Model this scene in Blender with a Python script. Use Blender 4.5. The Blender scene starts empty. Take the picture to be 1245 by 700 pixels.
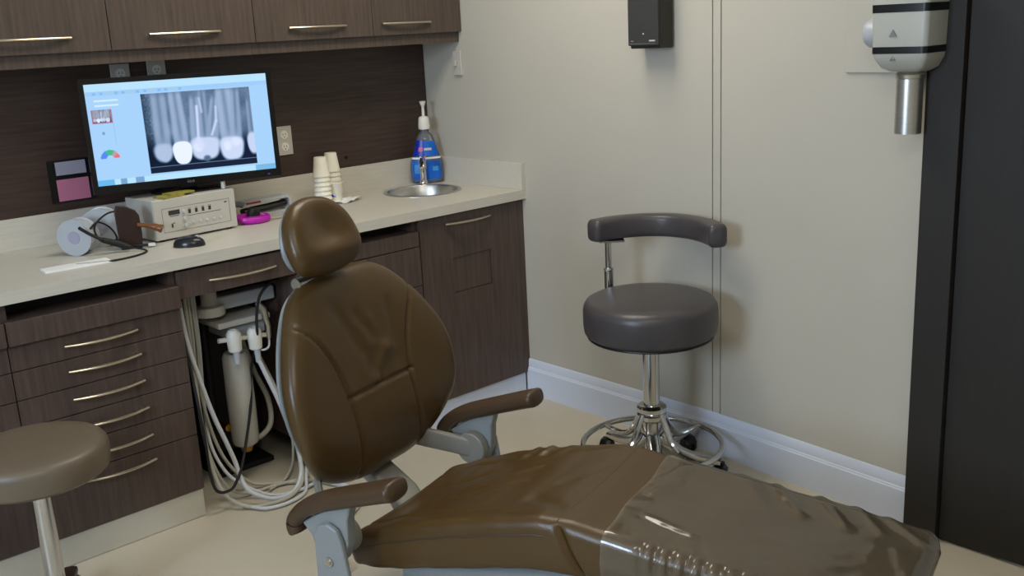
import bpy, math, random
from mathutils import Vector, Matrix, noise
random.seed(7)
PI = math.pi
sc = bpy.context.scene
COL = sc.collection

# ------------------------------------------------------------------ materials
def lin(c):
    r = []
    for v in c[:3]:
        v = v / 255.0
        r.append(v / 12.92 if v <= .04045 else ((v + .055) / 1.055) ** 2.4)
    return (*r, 1.0)

def setin(n, name, v):
    if name in n.inputs:
        n.inputs[name].default_value = v

def mat(name, rgb, rough=.5, metal=0, var=.06, scale=12, stretch=(1, 1, 1), bump=0, bscale=200, bstretch=(1, 1, 1),
        spec=.5, coat=0, trans=0, ior=1.45, alpha=1, detail=4):
    m = bpy.data.materials.new(name); m.use_nodes = True
    nt = m.node_tree; b = nt.nodes['Principled BSDF']
    tc = nt.nodes.new('ShaderNodeTexCoord')
    mp = nt.nodes.new('ShaderNodeMapping'); mp.inputs['Scale'].default_value = stretch
    nz = nt.nodes.new('ShaderNodeTexNoise'); nz.inputs['Scale'].default_value = scale; nz.inputs['Detail'].default_value = detail
    rp = nt.nodes.new('ShaderNodeValToRGB')
    c = lin(rgb)
    rp.color_ramp.elements[0].position = .3; rp.color_ramp.elements[1].position = .7
    rp.color_ramp.elements[0].color = (c[0] * (1 - var), c[1] * (1 - var), c[2] * (1 - var), 1)
    rp.color_ramp.elements[1].color = (min(1, c[0] * (1 + var)), min(1, c[1] * (1 + var)), min(1, c[2] * (1 + var)), 1)
    L = nt.links.new
    L(tc.outputs['Object'], mp.inputs['Vector']); L(mp.outputs['Vector'], nz.inputs['Vector'])
    L(nz.outputs['Fac'], rp.inputs['Fac']); L(rp.outputs['Color'], b.inputs['Base Color'])
    setin(b, 'Roughness', rough); setin(b, 'Metallic', metal); setin(b, 'Specular IOR Level', spec)
    setin(b, 'Coat Weight', coat); setin(b, 'Coat Roughness', .15); setin(b, 'Transmission Weight', trans); setin(b, 'IOR', ior); setin(b, 'Alpha', alpha)
    if bump:
        m2 = nt.nodes.new('ShaderNodeMapping'); m2.inputs['Scale'].default_value = bstretch
        n2 = nt.nodes.new('ShaderNodeTexNoise'); n2.inputs['Scale'].default_value = bscale; n2.inputs['Detail'].default_value = 5
        bp = nt.nodes.new('ShaderNodeBump'); bp.inputs['Strength'].default_value = bump; bp.inputs['Distance'].default_value = .002
        L(tc.outputs['Object'], m2.inputs['Vector']); L(m2.outputs['Vector'], n2.inputs['Vector'])
        L(n2.outputs['Fac'], bp.inputs['Height']); L(bp.outputs['Normal'], b.inputs['Normal'])
    return m

M = {}
M['wood'] = mat('walnut_laminate', (80, 68, 60), .42, var=.26, scale=9, stretch=(9, 9, .55), bump=.15, bscale=30, bstretch=(12, 12, .6))
M['wood_h'] = mat('walnut_laminate_horizontal_grain', (62, 48, 42), .40, var=.30, scale=9, stretch=(.5, 9, 10), bump=.1, bscale=30, bstretch=(.6, 12, 12))
M['wood_base'] = mat('dark_walnut_laminate', (78, 64, 58), .42, var=.25, scale=9, stretch=(9, 9, .55), bump=.15, bscale=30, bstretch=(12, 12, .6))
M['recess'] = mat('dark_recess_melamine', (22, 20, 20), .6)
M['counter'] = mat('linear_beige_laminate', (198, 193, 181), .38, var=.05, scale=10, stretch=(.8, 14, 14))
M['kick'] = mat('beige_toe_kick_laminate', (196, 190, 174), .4, var=.03)
M['wall'] = mat('greige_wall_paint', (184, 179, 167), .75, var=.02, scale=2, bump=.12, bscale=160)
M['ceil'] = mat('white_ceiling_tile', (225, 223, 215), .9, var=.04, scale=60)
M['base'] = mat('white_gloss_trim_paint', (206, 213, 228), .35, var=.01)
M['floor'] = mat('beige_sheet_vinyl', (190, 181, 162), .42, var=.03, scale=5, bump=.04, bscale=300)
M['darkdoor'] = mat('dark_brown_door_laminate', (34, 31, 28), .6, var=.1, stretch=(8, 8, .5))
M['leather'] = mat('olive_brown_upholstery', (75, 56, 28), .33, var=.07, scale=6, bump=.22, bscale=260)
M['leather_d'] = mat('brown_upholstery_side', (64, 50, 38), .38, var=.06, scale=6, bump=.2, bscale=260)
M['padbrown'] = mat('brown_urethane_arm_pad', (70, 53, 37), .36, var=.04)
M['tray'] = mat('taupe_stool_vinyl', (104, 92, 76), .42, var=.04, bump=.1, bscale=220)
M['greyvinyl'] = mat('charcoal_stool_vinyl', (70, 66, 67), .35, var=.04, bump=.12, bscale=240)
M['chrome'] = mat('polished_chrome', (205, 205, 205), .12, 1, var=.01)
M['steel'] = mat('brushed_stainless_steel', (200, 198, 192), .33, 1, var=.05, stretch=(1, 1, 8))
M['handle'] = mat('satin_nickel', (205, 195, 176), .30, 1, var=.02)
M['white'] = mat('white_plastic', (222, 220, 210), .4, var=.01)
M['offwhite'] = mat('warm_off_white_plastic', (186, 182, 172), .45, var=.02)
M['greyplastic'] = mat('pale_grey_painted_metal', (176, 180, 184), .35, var=.02)
M['chairgrey'] = mat('cool_grey_chair_enamel', (134, 139, 140), .34, var=.02)
M['chairgrey2'] = mat('warm_grey_chair_casting', (128, 126, 117), .4, var=.02)
M['black'] = mat('black_plastic', (18, 18, 20), .35, var=.05)
M['blackgloss'] = mat('glossy_black_bezel', (12, 12, 14), .18, var=.02)
M['blackrub'] = mat('black_rubber', (24, 24, 25), .6, var=.05)
M['speaker'] = mat('charcoal_speaker_cabinet', (52, 52, 50), .6, var=.08, bump=.2, bscale=400)
M['speakerside'] = mat('black_brown_speaker_side', (44, 42, 34), .5, var=.05)
M['paper'] = mat('white_paper', (232, 232, 230), .8, var=.01)
M['pink'] = mat('pink_paper', (196, 120, 150), .8, var=.04)
M['lilac'] = mat('pale_lilac_card', (160, 158, 176), .8, var=.03)
M['magenta'] = mat('magenta_plastic', (176, 30, 160), .3, var=.05)
M['red'] = mat('red_plastic', (150, 30, 40), .4)
M['darkwood'] = mat('dark_brown_leatherette', (44, 26, 20), .45, var=.1)
M['amber'] = mat('varnished_wood_handle', (112, 66, 24), .3, var=.15, scale=20)
M['cup'] = mat('white_foam_cup', (232, 228, 212), .6, var=.01)
M['green'] = mat('green_print', (128, 150, 104), .6)
M['headwhite'] = mat('light_grey_white_moulding', (176, 176, 168), .4, var=.01)
M['ink'] = mat('grey_print', (120, 120, 118), .6)
M['inkdark'] = mat('dark_print', (52, 52, 54), .6)
M['inklight'] = mat('pale_print', (190, 190, 186), .6)
M['bluelabel'] = mat('blue_bottle_label', (18, 96, 196), .3, var=.2, scale=30)
M['navylabel'] = mat('navy_bottle_label', (16, 40, 168), .3, var=.15, scale=30)
M['palelabel'] = mat('light_blue_print', (70, 150, 225), .3)
M['redlabel'] = mat('pinkish_red_print', (210, 90, 110), .4)
M['hose'] = mat('grey_beige_silicone_hose', (178, 174, 160), .45, var=.02)
M['hosew'] = mat('pale_grey_silicone_hose', (200, 202, 204), .4, var=.02)
M['brass'] = mat('brass_fitting', (190, 140, 60), .3, 1)
M['yellowp'] = mat('olive_yellow_card', (150, 140, 60), .6, var=.2, scale=40)
M['mousegrey'] = mat('glossy_grey_plastic', (36, 36, 40), .22)

def emis(name, rgb, st):
    m = bpy.data.materials.new(name); m.use_nodes = True
    nt = m.node_tree; nt.nodes.clear()
    e = nt.nodes.new('ShaderNodeEmission'); o = nt.nodes.new('ShaderNodeOutputMaterial')
    e.inputs['Color'].default_value = lin(rgb); e.inputs['Strength'].default_value = st
    nt.links.new(e.outputs[0], o.inputs[0]); return m
M['diffuser'] = emis('lit_acrylic_diffuser', (255, 246, 224), 2.0)
M['sky'] = emis('overcast_daylight', (200, 220, 255), 2.0)

# thin clear sleeve: mostly see-through film with a faint haze and a sharp gloss
def film(name, haze, tint, rough, bump, sc_):
    m = bpy.data.materials.new(name); m.use_nodes = True
    nt = m.node_tree; nt.nodes.clear(); N = nt.nodes.new; L = nt.links.new
    out = N('ShaderNodeOutputMaterial'); tr = N('ShaderNodeBsdfTransparent'); tr.inputs[0].default_value = (.94, .94, .94, 1)
    df = N('ShaderNodeBsdfDiffuse'); df.inputs[0].default_value = lin(tint)
    gl = N('ShaderNodeBsdfGlossy'); gl.inputs['Roughness'].default_value = rough
    fr = N('ShaderNodeFresnel'); fr.inputs['IOR'].default_value = 1.6
    tc = N('ShaderNodeTexCoord'); nz = N('ShaderNodeTexNoise'); nz.inputs['Scale'].default_value = sc_; nz.inputs['Detail'].default_value = 2
    bp = N('ShaderNodeBump'); bp.inputs['Strength'].default_value = bump; bp.inputs['Distance'].default_value = .01
    L(tc.outputs['Object'], nz.inputs['Vector']); L(nz.outputs['Fac'], bp.inputs['Height'])
    L(bp.outputs[0], gl.inputs['Normal']); L(bp.outputs[0], fr.inputs['Normal'])
    m1 = N('ShaderNodeMixShader'); m1.inputs[0].default_value = haze; L(tr.outputs[0], m1.inputs[1]); L(df.outputs[0], m1.inputs[2])
    m2 = N('ShaderNodeMixShader'); L(fr.outputs[0], m2.inputs[0]); L(m1.outputs[0], m2.inputs[1]); L(gl.outputs[0], m2.inputs[2])
    L(m2.outputs[0], out.inputs[0]); return m
M['film'] = film('clear_vinyl_film', .10, (204, 188, 160), .11, .5, 7)
M['clearplastic'] = film('clear_bottle_plastic', .12, (220, 228, 235), .08, 0, 5)
M['blueliq'] = mat('blue_mouthwash', (22, 98, 190), .2, var=.1)

# ------------------------------------------------------------------ mesh builder
class G:
    def __init__(s): s.v = []; s.f = []; s.mi = []
    def add(s, vs, fs, m=0):
        o = len(s.v); s.v += [tuple(p) for p in vs]
        for f in fs: s.f.append(tuple(i + o for i in f)); s.mi.append(m)
        return s
    def box(s, x0, x1, y0, y1, z0, z1, m=0, T=None):
        vs = [Vector(p) for p in ((x0, y0, z0), (x1, y0, z0), (x1, y1, z0), (x0, y1, z0), (x0, y0, z1), (x1, y0, z1), (x1, y1, z1), (x0, y1, z1))]
        if T: vs = [T @ p for p in vs]
        return s.add(vs, [(0, 3, 2, 1), (4, 5, 6, 7), (0, 1, 5, 4), (1, 2, 6, 5), (2, 3, 7, 6), (3, 0, 4, 7)], m)
    def lathe(s, prof, n=32, c=(0, 0, 0), m=0, T=None, sx=1, sy=1, caps=True):
        vs = []; fs = []
        for r, z in prof:
            for k in range(n):
                a = 2 * PI * k / n
                p = Vector((c[0] + r * sx * math.cos(a), c[1] + r * sy * math.sin(a), c[2] + z))
                vs.append(T @ p if T else p)
        q = len(prof)
        for i in range(q - 1):
            for k in range(n):
                k2 = (k + 1) % n
                fs.append((i * n + k, i * n + k2, (i + 1) * n + k2, (i + 1) * n + k))
        if caps and prof[0][0] > 1e-5: fs.append(tuple(reversed(range(n))))
        if caps and prof[-1][0] > 1e-5: fs.append(tuple((q - 1) * n + k for k in range(n)))
        return s.add(vs, fs, m)
    def cyl(s, p0, p1, r0, r1=None, n=20, m=0):
        return s.sweep([p0, p1], [(r0, r0), (r1 or r0, r1 or r0)], n, m)
    def sweep(s, pts, rad, n=12, m=0, up=(0, 0, 1), closed=False, e=2.0):
        """ellipse / superellipse section (across, along up) carried along pts"""
        pts = [Vector(p) for p in pts]; N = len(pts)
        if not isinstance(rad, list): rad = [(rad, rad)] * N
        up = Vector(up); vs = []; fs = []; prevx = None
        for i, p in enumerate(pts):
            if closed: t = pts[(i + 1) % N] - pts[i - 1]
            else: t = pts[min(i + 1, N - 1)] - pts[max(i - 1, 0)]
            t.normalize()
            if prevx is None:
                x = t.cross(up)
                if x.length < .05: x = t.cross(Vector((1, 0, 0)))
                if x.length < .05: x = t.cross(Vector((0, 1, 0)))
            else:
                x = t.cross(up) if up.length and t.cross(up).length > .3 and e != 2.0 else prevx - t * prevx.dot(t)
            x.normalize(); y = x.cross(t); y.normalize(); prevx = x
            a, b = rad[i]
            for k in range(n):
                w = 2 * PI * k / n; cx, sy = math.cos(w), math.sin(w)
                q = (abs(cx) ** (2 / e)) * (1 if cx >= 0 else -1), (abs(sy) ** (2 / e)) * (1 if sy >= 0 else -1)
                vs.append(p + x * (q[0] * a) + y * (q[1] * b))
        R = N if closed else N - 1
        for i in range(R):
            j = (i + 1) % N
            for k in range(n):
                k2 = (k + 1) % n
                fs.append((i * n + k, i * n + k2, j * n + k2, j * n + k))
        if not closed:
            fs.append(tuple(reversed(range(n)))); fs.append(tuple((N - 1) * n + k for k in range(n)))
        return s.add(vs, fs, m)
    def tube(s, pts, r, n=8, m=0, sub=6, closed=False):
        return s.sweep(spline(pts, sub, closed), r, n, m, closed=closed)
    def prism(s, poly, z0, z1, m=0, T=None, ax='z'):
        n = len(poly)
        def mk(a, b, c):
            p = {'z': (a, b, c), 'y': (a, c, b), 'x': (c, a, b)}[ax]
            p = Vector(p); return T @ p if T else p
        vs = [mk(a, b, z0) for a, b in poly] + [mk(a, b, z1) for a, b in poly]
        fs = [tuple(reversed(range(n))), tuple(range(n, 2 * n))] + [(i, (i + 1) % n, n + (i + 1) % n, n + i) for i in range(n)]
        return s.add(vs, fs, m)

def spline(pts, sub=6, closed=False):
    P = [Vector(p) for p in pts]; n = len(P); out = []
    R = n if closed else n - 1
    for i in range(R):
        if closed: a, b, c, d = P[i - 1], P[i], P[(i + 1) % n], P[(i + 2) % n]
        else: a, b, c, d = P[max(i - 1, 0)], P[i], P[i + 1], P[min(i + 2, n - 1)]
        for k in range(sub):
            t = k / sub
            out.append(.5 * ((2 * b) + (c - a) * t + (2 * a - 5 * b + 4 * c - d) * t * t + (3 * b - a - 3 * c + d) * t ** 3))
    if not closed: out.append(P[-1])
    return out

def tag(o, label=None, cat=None, group=None, kind=None):
    if label: o['label'] = label
    if cat: o['category'] = cat
    if group: o['group'] = group
    if kind: o['kind'] = kind
    return o

def obj(name, g, m, parent=None, bevel=0, seg=2, loc=None, rz=0, label=None, ang=35):
    me = bpy.data.meshes.new(name); me.from_pydata(g.v, [], g.f)
    ms = m if isinstance(m, (list, tuple)) else [m]
    for x in ms: me.materials.append(M[x] if isinstance(x, str) else x)
    if len(ms) > 1: me.polygons.foreach_set('material_index', g.mi)
    me.polygons.foreach_set('use_smooth', [True] * len(g.f))
    me.update(); me.validate()
    try: me.set_sharp_from_angle(angle=math.radians(ang))
    except Exception: pass
    o = bpy.data.objects.new(name, me); COL.objects.link(o)
    if parent: o.parent = parent
    if loc: o.location = loc
    o.rotation_euler.z = rz
    if bevel:
        b = o.modifiers.new('bevel', 'BEVEL'); b.width = bevel; b.segments = seg; b.limit_method = 'ANGLE'; b.angle_limit = math.radians(40)
        b.harden_normals = True
    if label: o['label'] = label
    return o

def empty(name, loc, rz=0, label=None, cat=None, group=None, kind=None):
    o = bpy.data.objects.new(name, None); COL.objects.link(o)
    o.empty_display_size = .1; o.location = loc; o.rotation_euler.z = rz
    return tag(o, label, cat, group, kind)

def struct(name, g, m, bevel=0):
    return tag(obj(name, g, m, bevel=bevel), kind='structure')

def copy_tree(o, parent=None):
    c = o.copy(); COL.objects.link(c); c.parent = parent
    for ch in [x for x in bpy.data.objects if x.parent == o]: copy_tree(ch, c)
    return c

def text_mesh(s, size, depth=.0006):
    cu = bpy.data.curves.new('lettering', 'FONT'); cu.body = s; cu.size = size; cu.extrude = depth; cu.align_x = 'CENTER'; cu.align_y = 'CENTER'
    o = bpy.data.objects.new('lettering', cu); COL.objects.link(o)
    bpy.context.view_layer.update()
    me = bpy.data.meshes.new_from_object(o.evaluated_get(bpy.context.evaluated_depsgraph_get()))
    g = G(); g.add([v.co.copy() for v in me.vertices], [tuple(p.vertices) for p in me.polygons])
    bpy.data.objects.remove(o); bpy.data.meshes.remove(me); bpy.data.curves.remove(cu)
    return g

# ------------------------------------------------------------------ the room
XL, YF, ZC = -4.6, -4.9, 2.6
SEAM = -1.60
KX = 0.075                                  # the wall turns slightly inward past the seam
def wall2(y): return -(SEAM - y) * KX if y < SEAM else 0.0
struct('floor', G().box(XL - .1, .25, YF - .1, .1, -.1, 0), 'floor')
struct('ceiling', G().box(XL - .1, .25, YF - .1, .1, ZC, ZC + .08), 'ceil')
struct('wall_back', G().box(XL - .1, .25, 0, .1, 0, ZC), 'wall')
struct('wall_front', G().box(XL - .1, .25, YF - .1, YF, 0, ZC), 'wall')
# left wall with a daylight window
WY0, WY1, WZ0, WZ1 = -3.1, -1.5, 1.25, 2.3
g = G(); g.box(XL - .1, XL, YF, 0, 0, WZ0); g.box(XL - .1, XL, YF, 0, WZ1, ZC); g.box(XL - .1, XL, YF, WY0, WZ0, WZ1); g.box(XL - .1, XL, WY1, 0, WZ0, WZ1)
struct('wall_left', g, 'wall')
g = G()
for a, b, c, d in ((WY0, WY1, WZ0, WZ0 + .05), (WY0, WY1, WZ1 - .05, WZ1), (WY0, WY0 + .05, WZ0 + .05, WZ1 - .05), (WY1 - .05, WY1, WZ0 + .05, WZ1 - .05), ((WY0 + WY1) / 2 - .025, (WY0 + WY1) / 2 + .025, WZ0 + .05, WZ1 - .05)):
    g.box(XL - .08, XL - .02, a, b, c, d)
w = struct('window_1', g, 'base')
# right wall: straight to the seam, then turning slightly into the room
struct('wall_right', G().prism([(0, 0), (0, -1.577), (.007, -1.5775), (.007, -1.5815), (0, -1.582), (0, SEAM), (wall2(-1.612), -1.612), (.007, -1.6125), (.007, -1.6165), (wall2(-1.617), -1.617), (wall2(-5.0), -5.0), (.25, -5.0), (.25, 0)], 0, ZC), 'wall')
# baseboard with a stepped upper moulding
def baseboard(pts, name):
    prof = [(0, 0), (.016, 0), (.016, .112), (.0125, .116), (.0125, .119), (.0095, .1225), (.008, .150), (.004, .158), (0, .158)]
    g = G(); vs = []; n = len(prof)
    for (x, y, nx, ny) in pts:
        for d, z in prof: vs.append((x + nx * d, y + ny * d, z))
    fs = []
    for i in range(len(pts) - 1):
        for k in range(n): k2 = (k + 1) % n; fs.append((i * n + k, i * n + k2, (i + 1) * n + k2, (i + 1) * n + k))
    fs += [tuple(range(n)), tuple(reversed(range((len(pts) - 1) * n, len(pts) * n)))]
    g.add(vs, fs); struct(name, g, 'base')
baseboard([(0, -.607, -1, 0), (0, SEAM, -1, -.0), (wall2(-2.366), -2.366, -1, .06)], 'baseboard_right')
baseboard([(XL, 0, 1, 0), (XL, YF, 1, 0)], 'baseboard_left')
# walnut panel between counter and wall cabinets
struct('trim_2', G().box(-2.9, -.002, -.012, .0, 1.009, 1.53), 'wood_h')
# dark door standing just past the end of the right wall
dx = wall2(-2.37)
d = empty('door_1', (dx, -2.372, 0), kind='structure')
obj('door_frame', G().box(-.055, .02, -.10, 0, 0, 2.3), 'darkdoor', d, .003)
obj('door_leaf', G().box(-.035, .005, -1.02, -.102, .008, 2.28), 'darkdoor', d, .003)
obj('door_frame', G().box(-.055, .02, -1.12, -1.022, 0, 2.3), 'darkdoor', d, .003)
g = G(); g.cyl((-.035, -.92, 1.0), (-.085, -.92, 1.0), .009); g.cyl((-.085, -.92, 1.0), (-.085, -.80, 1.0), .009)
obj('door_handle', g, 'steel', d)

# ceiling lights: real troffers
def troffer(x, y, energy, col):
    t = empty('ceiling_light', (x, y, ZC), 0, None, 'ceiling light')
    g = G(); g.box(-.62, .62, -.32, -.28, -.03, 0); g.box(-.62, .62, .28, .32, -.03, 0); g.box(-.62, -.58, -.28, .28, -.03, 0); g.box(.58, .62, -.28, .28, -.03, 0)
    obj('frame', g, 'white', t); obj('diffuser', G().box(-.58, .58, -.28, .28, -.012, -.004), 'diffuser', t)
    l = bpy.data.lights.new('lamp', 'AREA'); l.shape = 'RECTANGLE'; l.size = 1.14; l.size_y = .54; l.energy = energy; l.color = col
    o = bpy.data.objects.new('lamp', l); COL.objects.link(o); o.parent = t; o.location = (0, 0, -.035)
    return t
t1 = troffer(-.90, -1.25, 19.5, (1, .93, .80)); t1['label'] = 'rectangular ceiling light panel over the counter side of the room'
t2 = troffer(-2.6, -3.3, 19, (1, .94, .84)); t2['label'] = 'rectangular ceiling light panel over the foot end of the dental chair'
l = bpy.data.lights.new('daylight', 'AREA'); l.shape = 'RECTANGLE'; l.size = WY1 - WY0; l.size_y = WZ1 - WZ0; l.energy = 135; l.color = (.62, .78, 1)
o = bpy.data.objects.new('daylight', l); COL.objects.link(o); o.location = (XL - .12, (WY0 + WY1) / 2, (WZ0 + WZ1) / 2); o.rotation_euler = (0, -PI / 2, 0)

# ------------------------------------------------------------------ cabinets
def bar_handle(x0, x1, z, yf, bow=.022, r=.0052, parent=None, sag=0):
    """bowed bar pull fixed at both ends"""
    pts = []; n = 14
    for i in range(n + 1):
        t = i / n; x = x0 + (x1 - x0) * t
        pts.append((x, yf - .010 - bow * (1 - (2 * t - 1) ** 2), z - sag * (1 - (2 * t - 1) ** 2)))
    g = G(); g.sweep(pts, [(r * 1.25, r * .8)] * (n + 1), 10)
    for x in (x0 + .016, x1 - .016): g.cyl((x, yf + .001, z), (x, yf - .014, z), .0045, n=10)
    return obj('handle', g, 'handle', parent)

# wall cabinets
UD, UZ, UB = -.285, 1.547, 1.505
ux = [-2.53, -2.015, -1.50, -.973, -.455, -.002]
hx = [(-2.40, -2.14), (-1.89, -1.63), (-1.371, -1.115), (-.838, -.590), (-.416, -.176)]
ulab = ['walnut wall cabinet at the far left end of the row, away from the corner',
        'walnut wall cabinet above the left edge of the lit monitor, partly cut off',
        'walnut wall cabinet with bar handle directly above the lit monitor',
        'walnut wall cabinet with bar handle, between the one above the monitor and the corner one',
        'walnut wall cabinet in the corner above the sink, touching the greige wall']
for i in range(5):
    x0, x1 = ux[i], ux[i + 1]
    c = empty('wall_cabinet', ((x0 + x1) / 2, -.001, UB), 0, ulab[i], 'cabinet', 'walnut wall cabinets over the counter')
    cx = (x0 + x1) / 2; h = (x1 - x0) / 2
    g = G(); g.box(-h, h, UD + .02, -.001, UZ - UB - .005, .85); g.box(-h, h, UD + .022, UD + .04, .0, UZ - UB - .004)
    obj('body', g, 'wood', c)
    dd = obj('door', G().box(-h + .0015, h - .0015, UD, UD + .019, UZ - UB, .84), 'wood', c, .001)
    bar_handle(hx[i][0] - cx, hx[i][1] - cx, 1.592 - UB, UD, .016, .0068, dd)

# base cabinets; countertop underside z .862
FY = -.615                                  # front faces
def base_unit(x0, x1, label):
    c = empty('base_cabinet', ((x0 + x1) / 2, 0, 0), 0, label, 'cabinet', 'walnut base cabinets under the countertop')
    return c, (x0 + x1) / 2, (x1 - x0) / 2
def front(c, h0, h1, z0, z1, name='drawer', m='wood_base', y=FY):
    return obj(name, G().box(h0 + .0015, h1 - .0015, y, y + .019, z0 + .0015, z1 - .0015), m, c, .001)
def drawer_stack(x0, x1, label, hd=.11):
    c, cx, h = base_unit(x0, x1, label)
    g = G(); g.box(-h, -h + .018, FY + .02, -.03, .1, .860); g.box(h - .018, h, FY + .02, -.03, .1, .860)
    g.box(-h + .018, h - .018, FY + .02, -.03, .1, .118); g.box(-h + .018, h - .018, -.05, -.03, .118, .86)
    obj('body', g, 'wood_base', c)
    obj('inner_liner', G().box(-h + .018, h - .018, FY + .12, -.052, .118, .858), 'recess', c)
    obj('pull_out_shelf', G().box(-h + .002, h - .002, FY - .016, FY + .11, .737, .808), 'wood_base', c, .0015)
    zs = [.735, .656, .567, .481, .391, .296, .102]; hz = [.700, .620, .532, .441, .348, .264]
    for k in range(6):
        dr = front(c, -h, h, zs[k + 1], zs[k]); bar_handle(-hd, hd, hz[k], FY, .024, .0064, dr)
    obj('toe_kick', G().box(-h, h - .004, FY + .006, FY + .05, 0, .1), 'kick', c, .004)
    return c
drawer_stack(-1.53 - .53, -1.53, 'walnut drawer unit with six bowed handles, left of the open knee space')
drawer_stack(-2.06 - .53, -2.06, 'walnut drawer unit at the far left end of the counter, behind the taupe stool')

# knee-space drawer hung under the top
c = empty('knee_space_drawer', (-1.315, 0, .76), 0, 'shallow walnut drawer with one bowed handle over the open knee space', 'drawer')
obj('box', G().box(-.205, .205, FY + .02, -.2, .012, .094), 'wood_base', c)
fr = obj('drawer_front', G().box(-.213, .213, FY, FY + .019, .0, .090), 'wood_base', c, .001)
bar_handle(-1.426 + 1.315, -1.183 + 1.315, .806 - .76, FY, .024, .0064, fr)
obj('runner', G().box(-.213, .213, FY + .03, -.2, .095, .1005), 'recess', c)
# panel closing the back of the knee space
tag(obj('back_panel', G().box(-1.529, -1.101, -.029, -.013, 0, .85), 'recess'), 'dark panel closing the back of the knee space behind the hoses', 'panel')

# middle unit
c, cx, h = base_unit(-1.10, -.552, 'walnut drawer unit behind the dental chair headrest, between knee space and sink cabinet')
g = G(); g.box(-h, -h + .018, FY + .02, -.03, .1, .860); g.box(h - .018, h, FY + .02, -.03, .1, .860); g.box(-h + .018, h - .018, FY + .02, -.03, .1, .118); g.box(-h + .018, h - .018, -.05, -.03, .118, .86)
obj('body', g, 'wood_base', c)
obj('inner_liner', G().box(-h + .018, h - .018, FY + .12, -.052, .118, .858), 'recess', c)
obj('pull_out_shelf', G().box(-h + .002, h - .002, FY, FY + .11, .758, .816), 'wood_base', c, .0015)
for a, b in ((.602, .756), (.36, .602), (.102, .36)):
    dr = front(c, -h, h, a, b); bar_handle(-.11, .11, (a + b) / 2, FY, .022, .0052, dr)
obj('toe_kick', G().box(-h, h, FY + .012, FY + .05, 0, .1), 'base', c)
# sink cabinet
c, cx, h = base_unit(-.55, -.001, 'walnut sink cabinet with inset square flap in its door, beside the greige wall')
g = G(); g.box(-h, -h + .018, FY + .02, -.03, .1, .860); g.box(h - .018, h, FY + .02, -.03, .1, .860); g.box(-h + .018, h - .018, FY + .02, -.03, .1, .118); g.box(-h + .018, h - .018, -.05, -.03, .118, .86)
obj('body', g, 'wood_base', c)
fx0, fx1, fz0, fz1 = -.392 - cx, -.195 - cx, .538, .680
g = G()
for a, b, z0, z1 in ((-h + .002, fx0 - .002, .102, .856), (fx1 + .002, h - .035, .102, .856), (fx0 - .002, fx1 + .002, .102, fz0 - .002), (fx0 - .002, fx1 + .002, fz1 + .001, .856)):
    g.box(a, b, FY, FY + .019, z0, z1)
dr = obj('door', g, 'wood_base', c)
obj('filler', G().box(h - .033, h, FY + .002, FY + .019, .102, .856), 'wood_base', c)
fl = obj('flap', G().box(fx0, fx1, FY + .004, FY + .017, fz0, fz1), 'wood_base', dr, .001)
bar_handle(-.43 - cx, -.199 - cx, .823, FY, .024, .0064, dr)
obj('toe_kick', G().box(-h, h - .02, FY + .012, FY + .05, 0, .1), 'base', c)

# ------------------------------------------------------------------ countertop with round sink cut-out
SX, SY, SR = -.256, -.268, .150
ct = empty('countertop', (-1.3, 0, .862), 0, 'long beige laminate countertop with back splash running into the corner', 'countertop')
X0, X1, Y0, Y1, ZT, ZB = -2.62, 0, -.635, 0, .9, .862
g = G(); n = 64
def sq(a):
    # point on the rectangle in direction a from sink centre
    dx, dy = math.cos(a), math.sin(a); ts = []
    if dx > 1e-9: ts.append((X1 - SX) / dx)
    if dx < -1e-9: ts.append((-.62 - SX) / dx)
    if dy > 1e-9: ts.append((Y1 - SY) / dy)
    if dy < -1e-9: ts.append((Y0 - SY) / dy)
    t = min(ts); return SX + dx * t, SY + dy * t
angs = sorted([2 * PI * k / n for k in range(n)] + [math.atan2(yy - SY, xx - SX) % (2 * PI) for xx in (X1, -.62) for yy in (Y0, Y1)])
n = len(angs)
out = [sq(a) for a in angs]; inn = [(SX + SR * math.cos(a), SY + SR * math.sin(a)) for a in angs]
vs = [(x, y, ZT) for x, y in out] + [(x, y, ZT) for x, y in inn] + [(x, y, ZB) for x, y in out] + [(x, y, ZB) for x, y in inn]
fs = []
for i in range(n):
    j = (i + 1) % n
    fs += [(i, j, n + j, n + i), (2 * n + j, 2 * n + i, 3 * n + i, 3 * n + j), (n + i, n + j, 3 * n + j, 3 * n + i), (i, 2 * n + i, 2 * n + j, j)]
g.add(vs, fs); g.box(X0, -.62, Y0, Y1, ZB, ZT)
sl = obj('slab', g, 'counter', ct, loc=(1.3, 0, -.862), ang=30)
obj('back_splash', G().box(X0, -.021, -.021, -.0005, ZT, 1.009), 'counter', ct, .001, loc=(1.3, 0, -.862))
obj('side_splash', G().box(-.021, -.0005, Y0, -.0005, ZT, 1.009), 'counter', ct, .001, loc=(1.3, 0, -.862))

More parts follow.
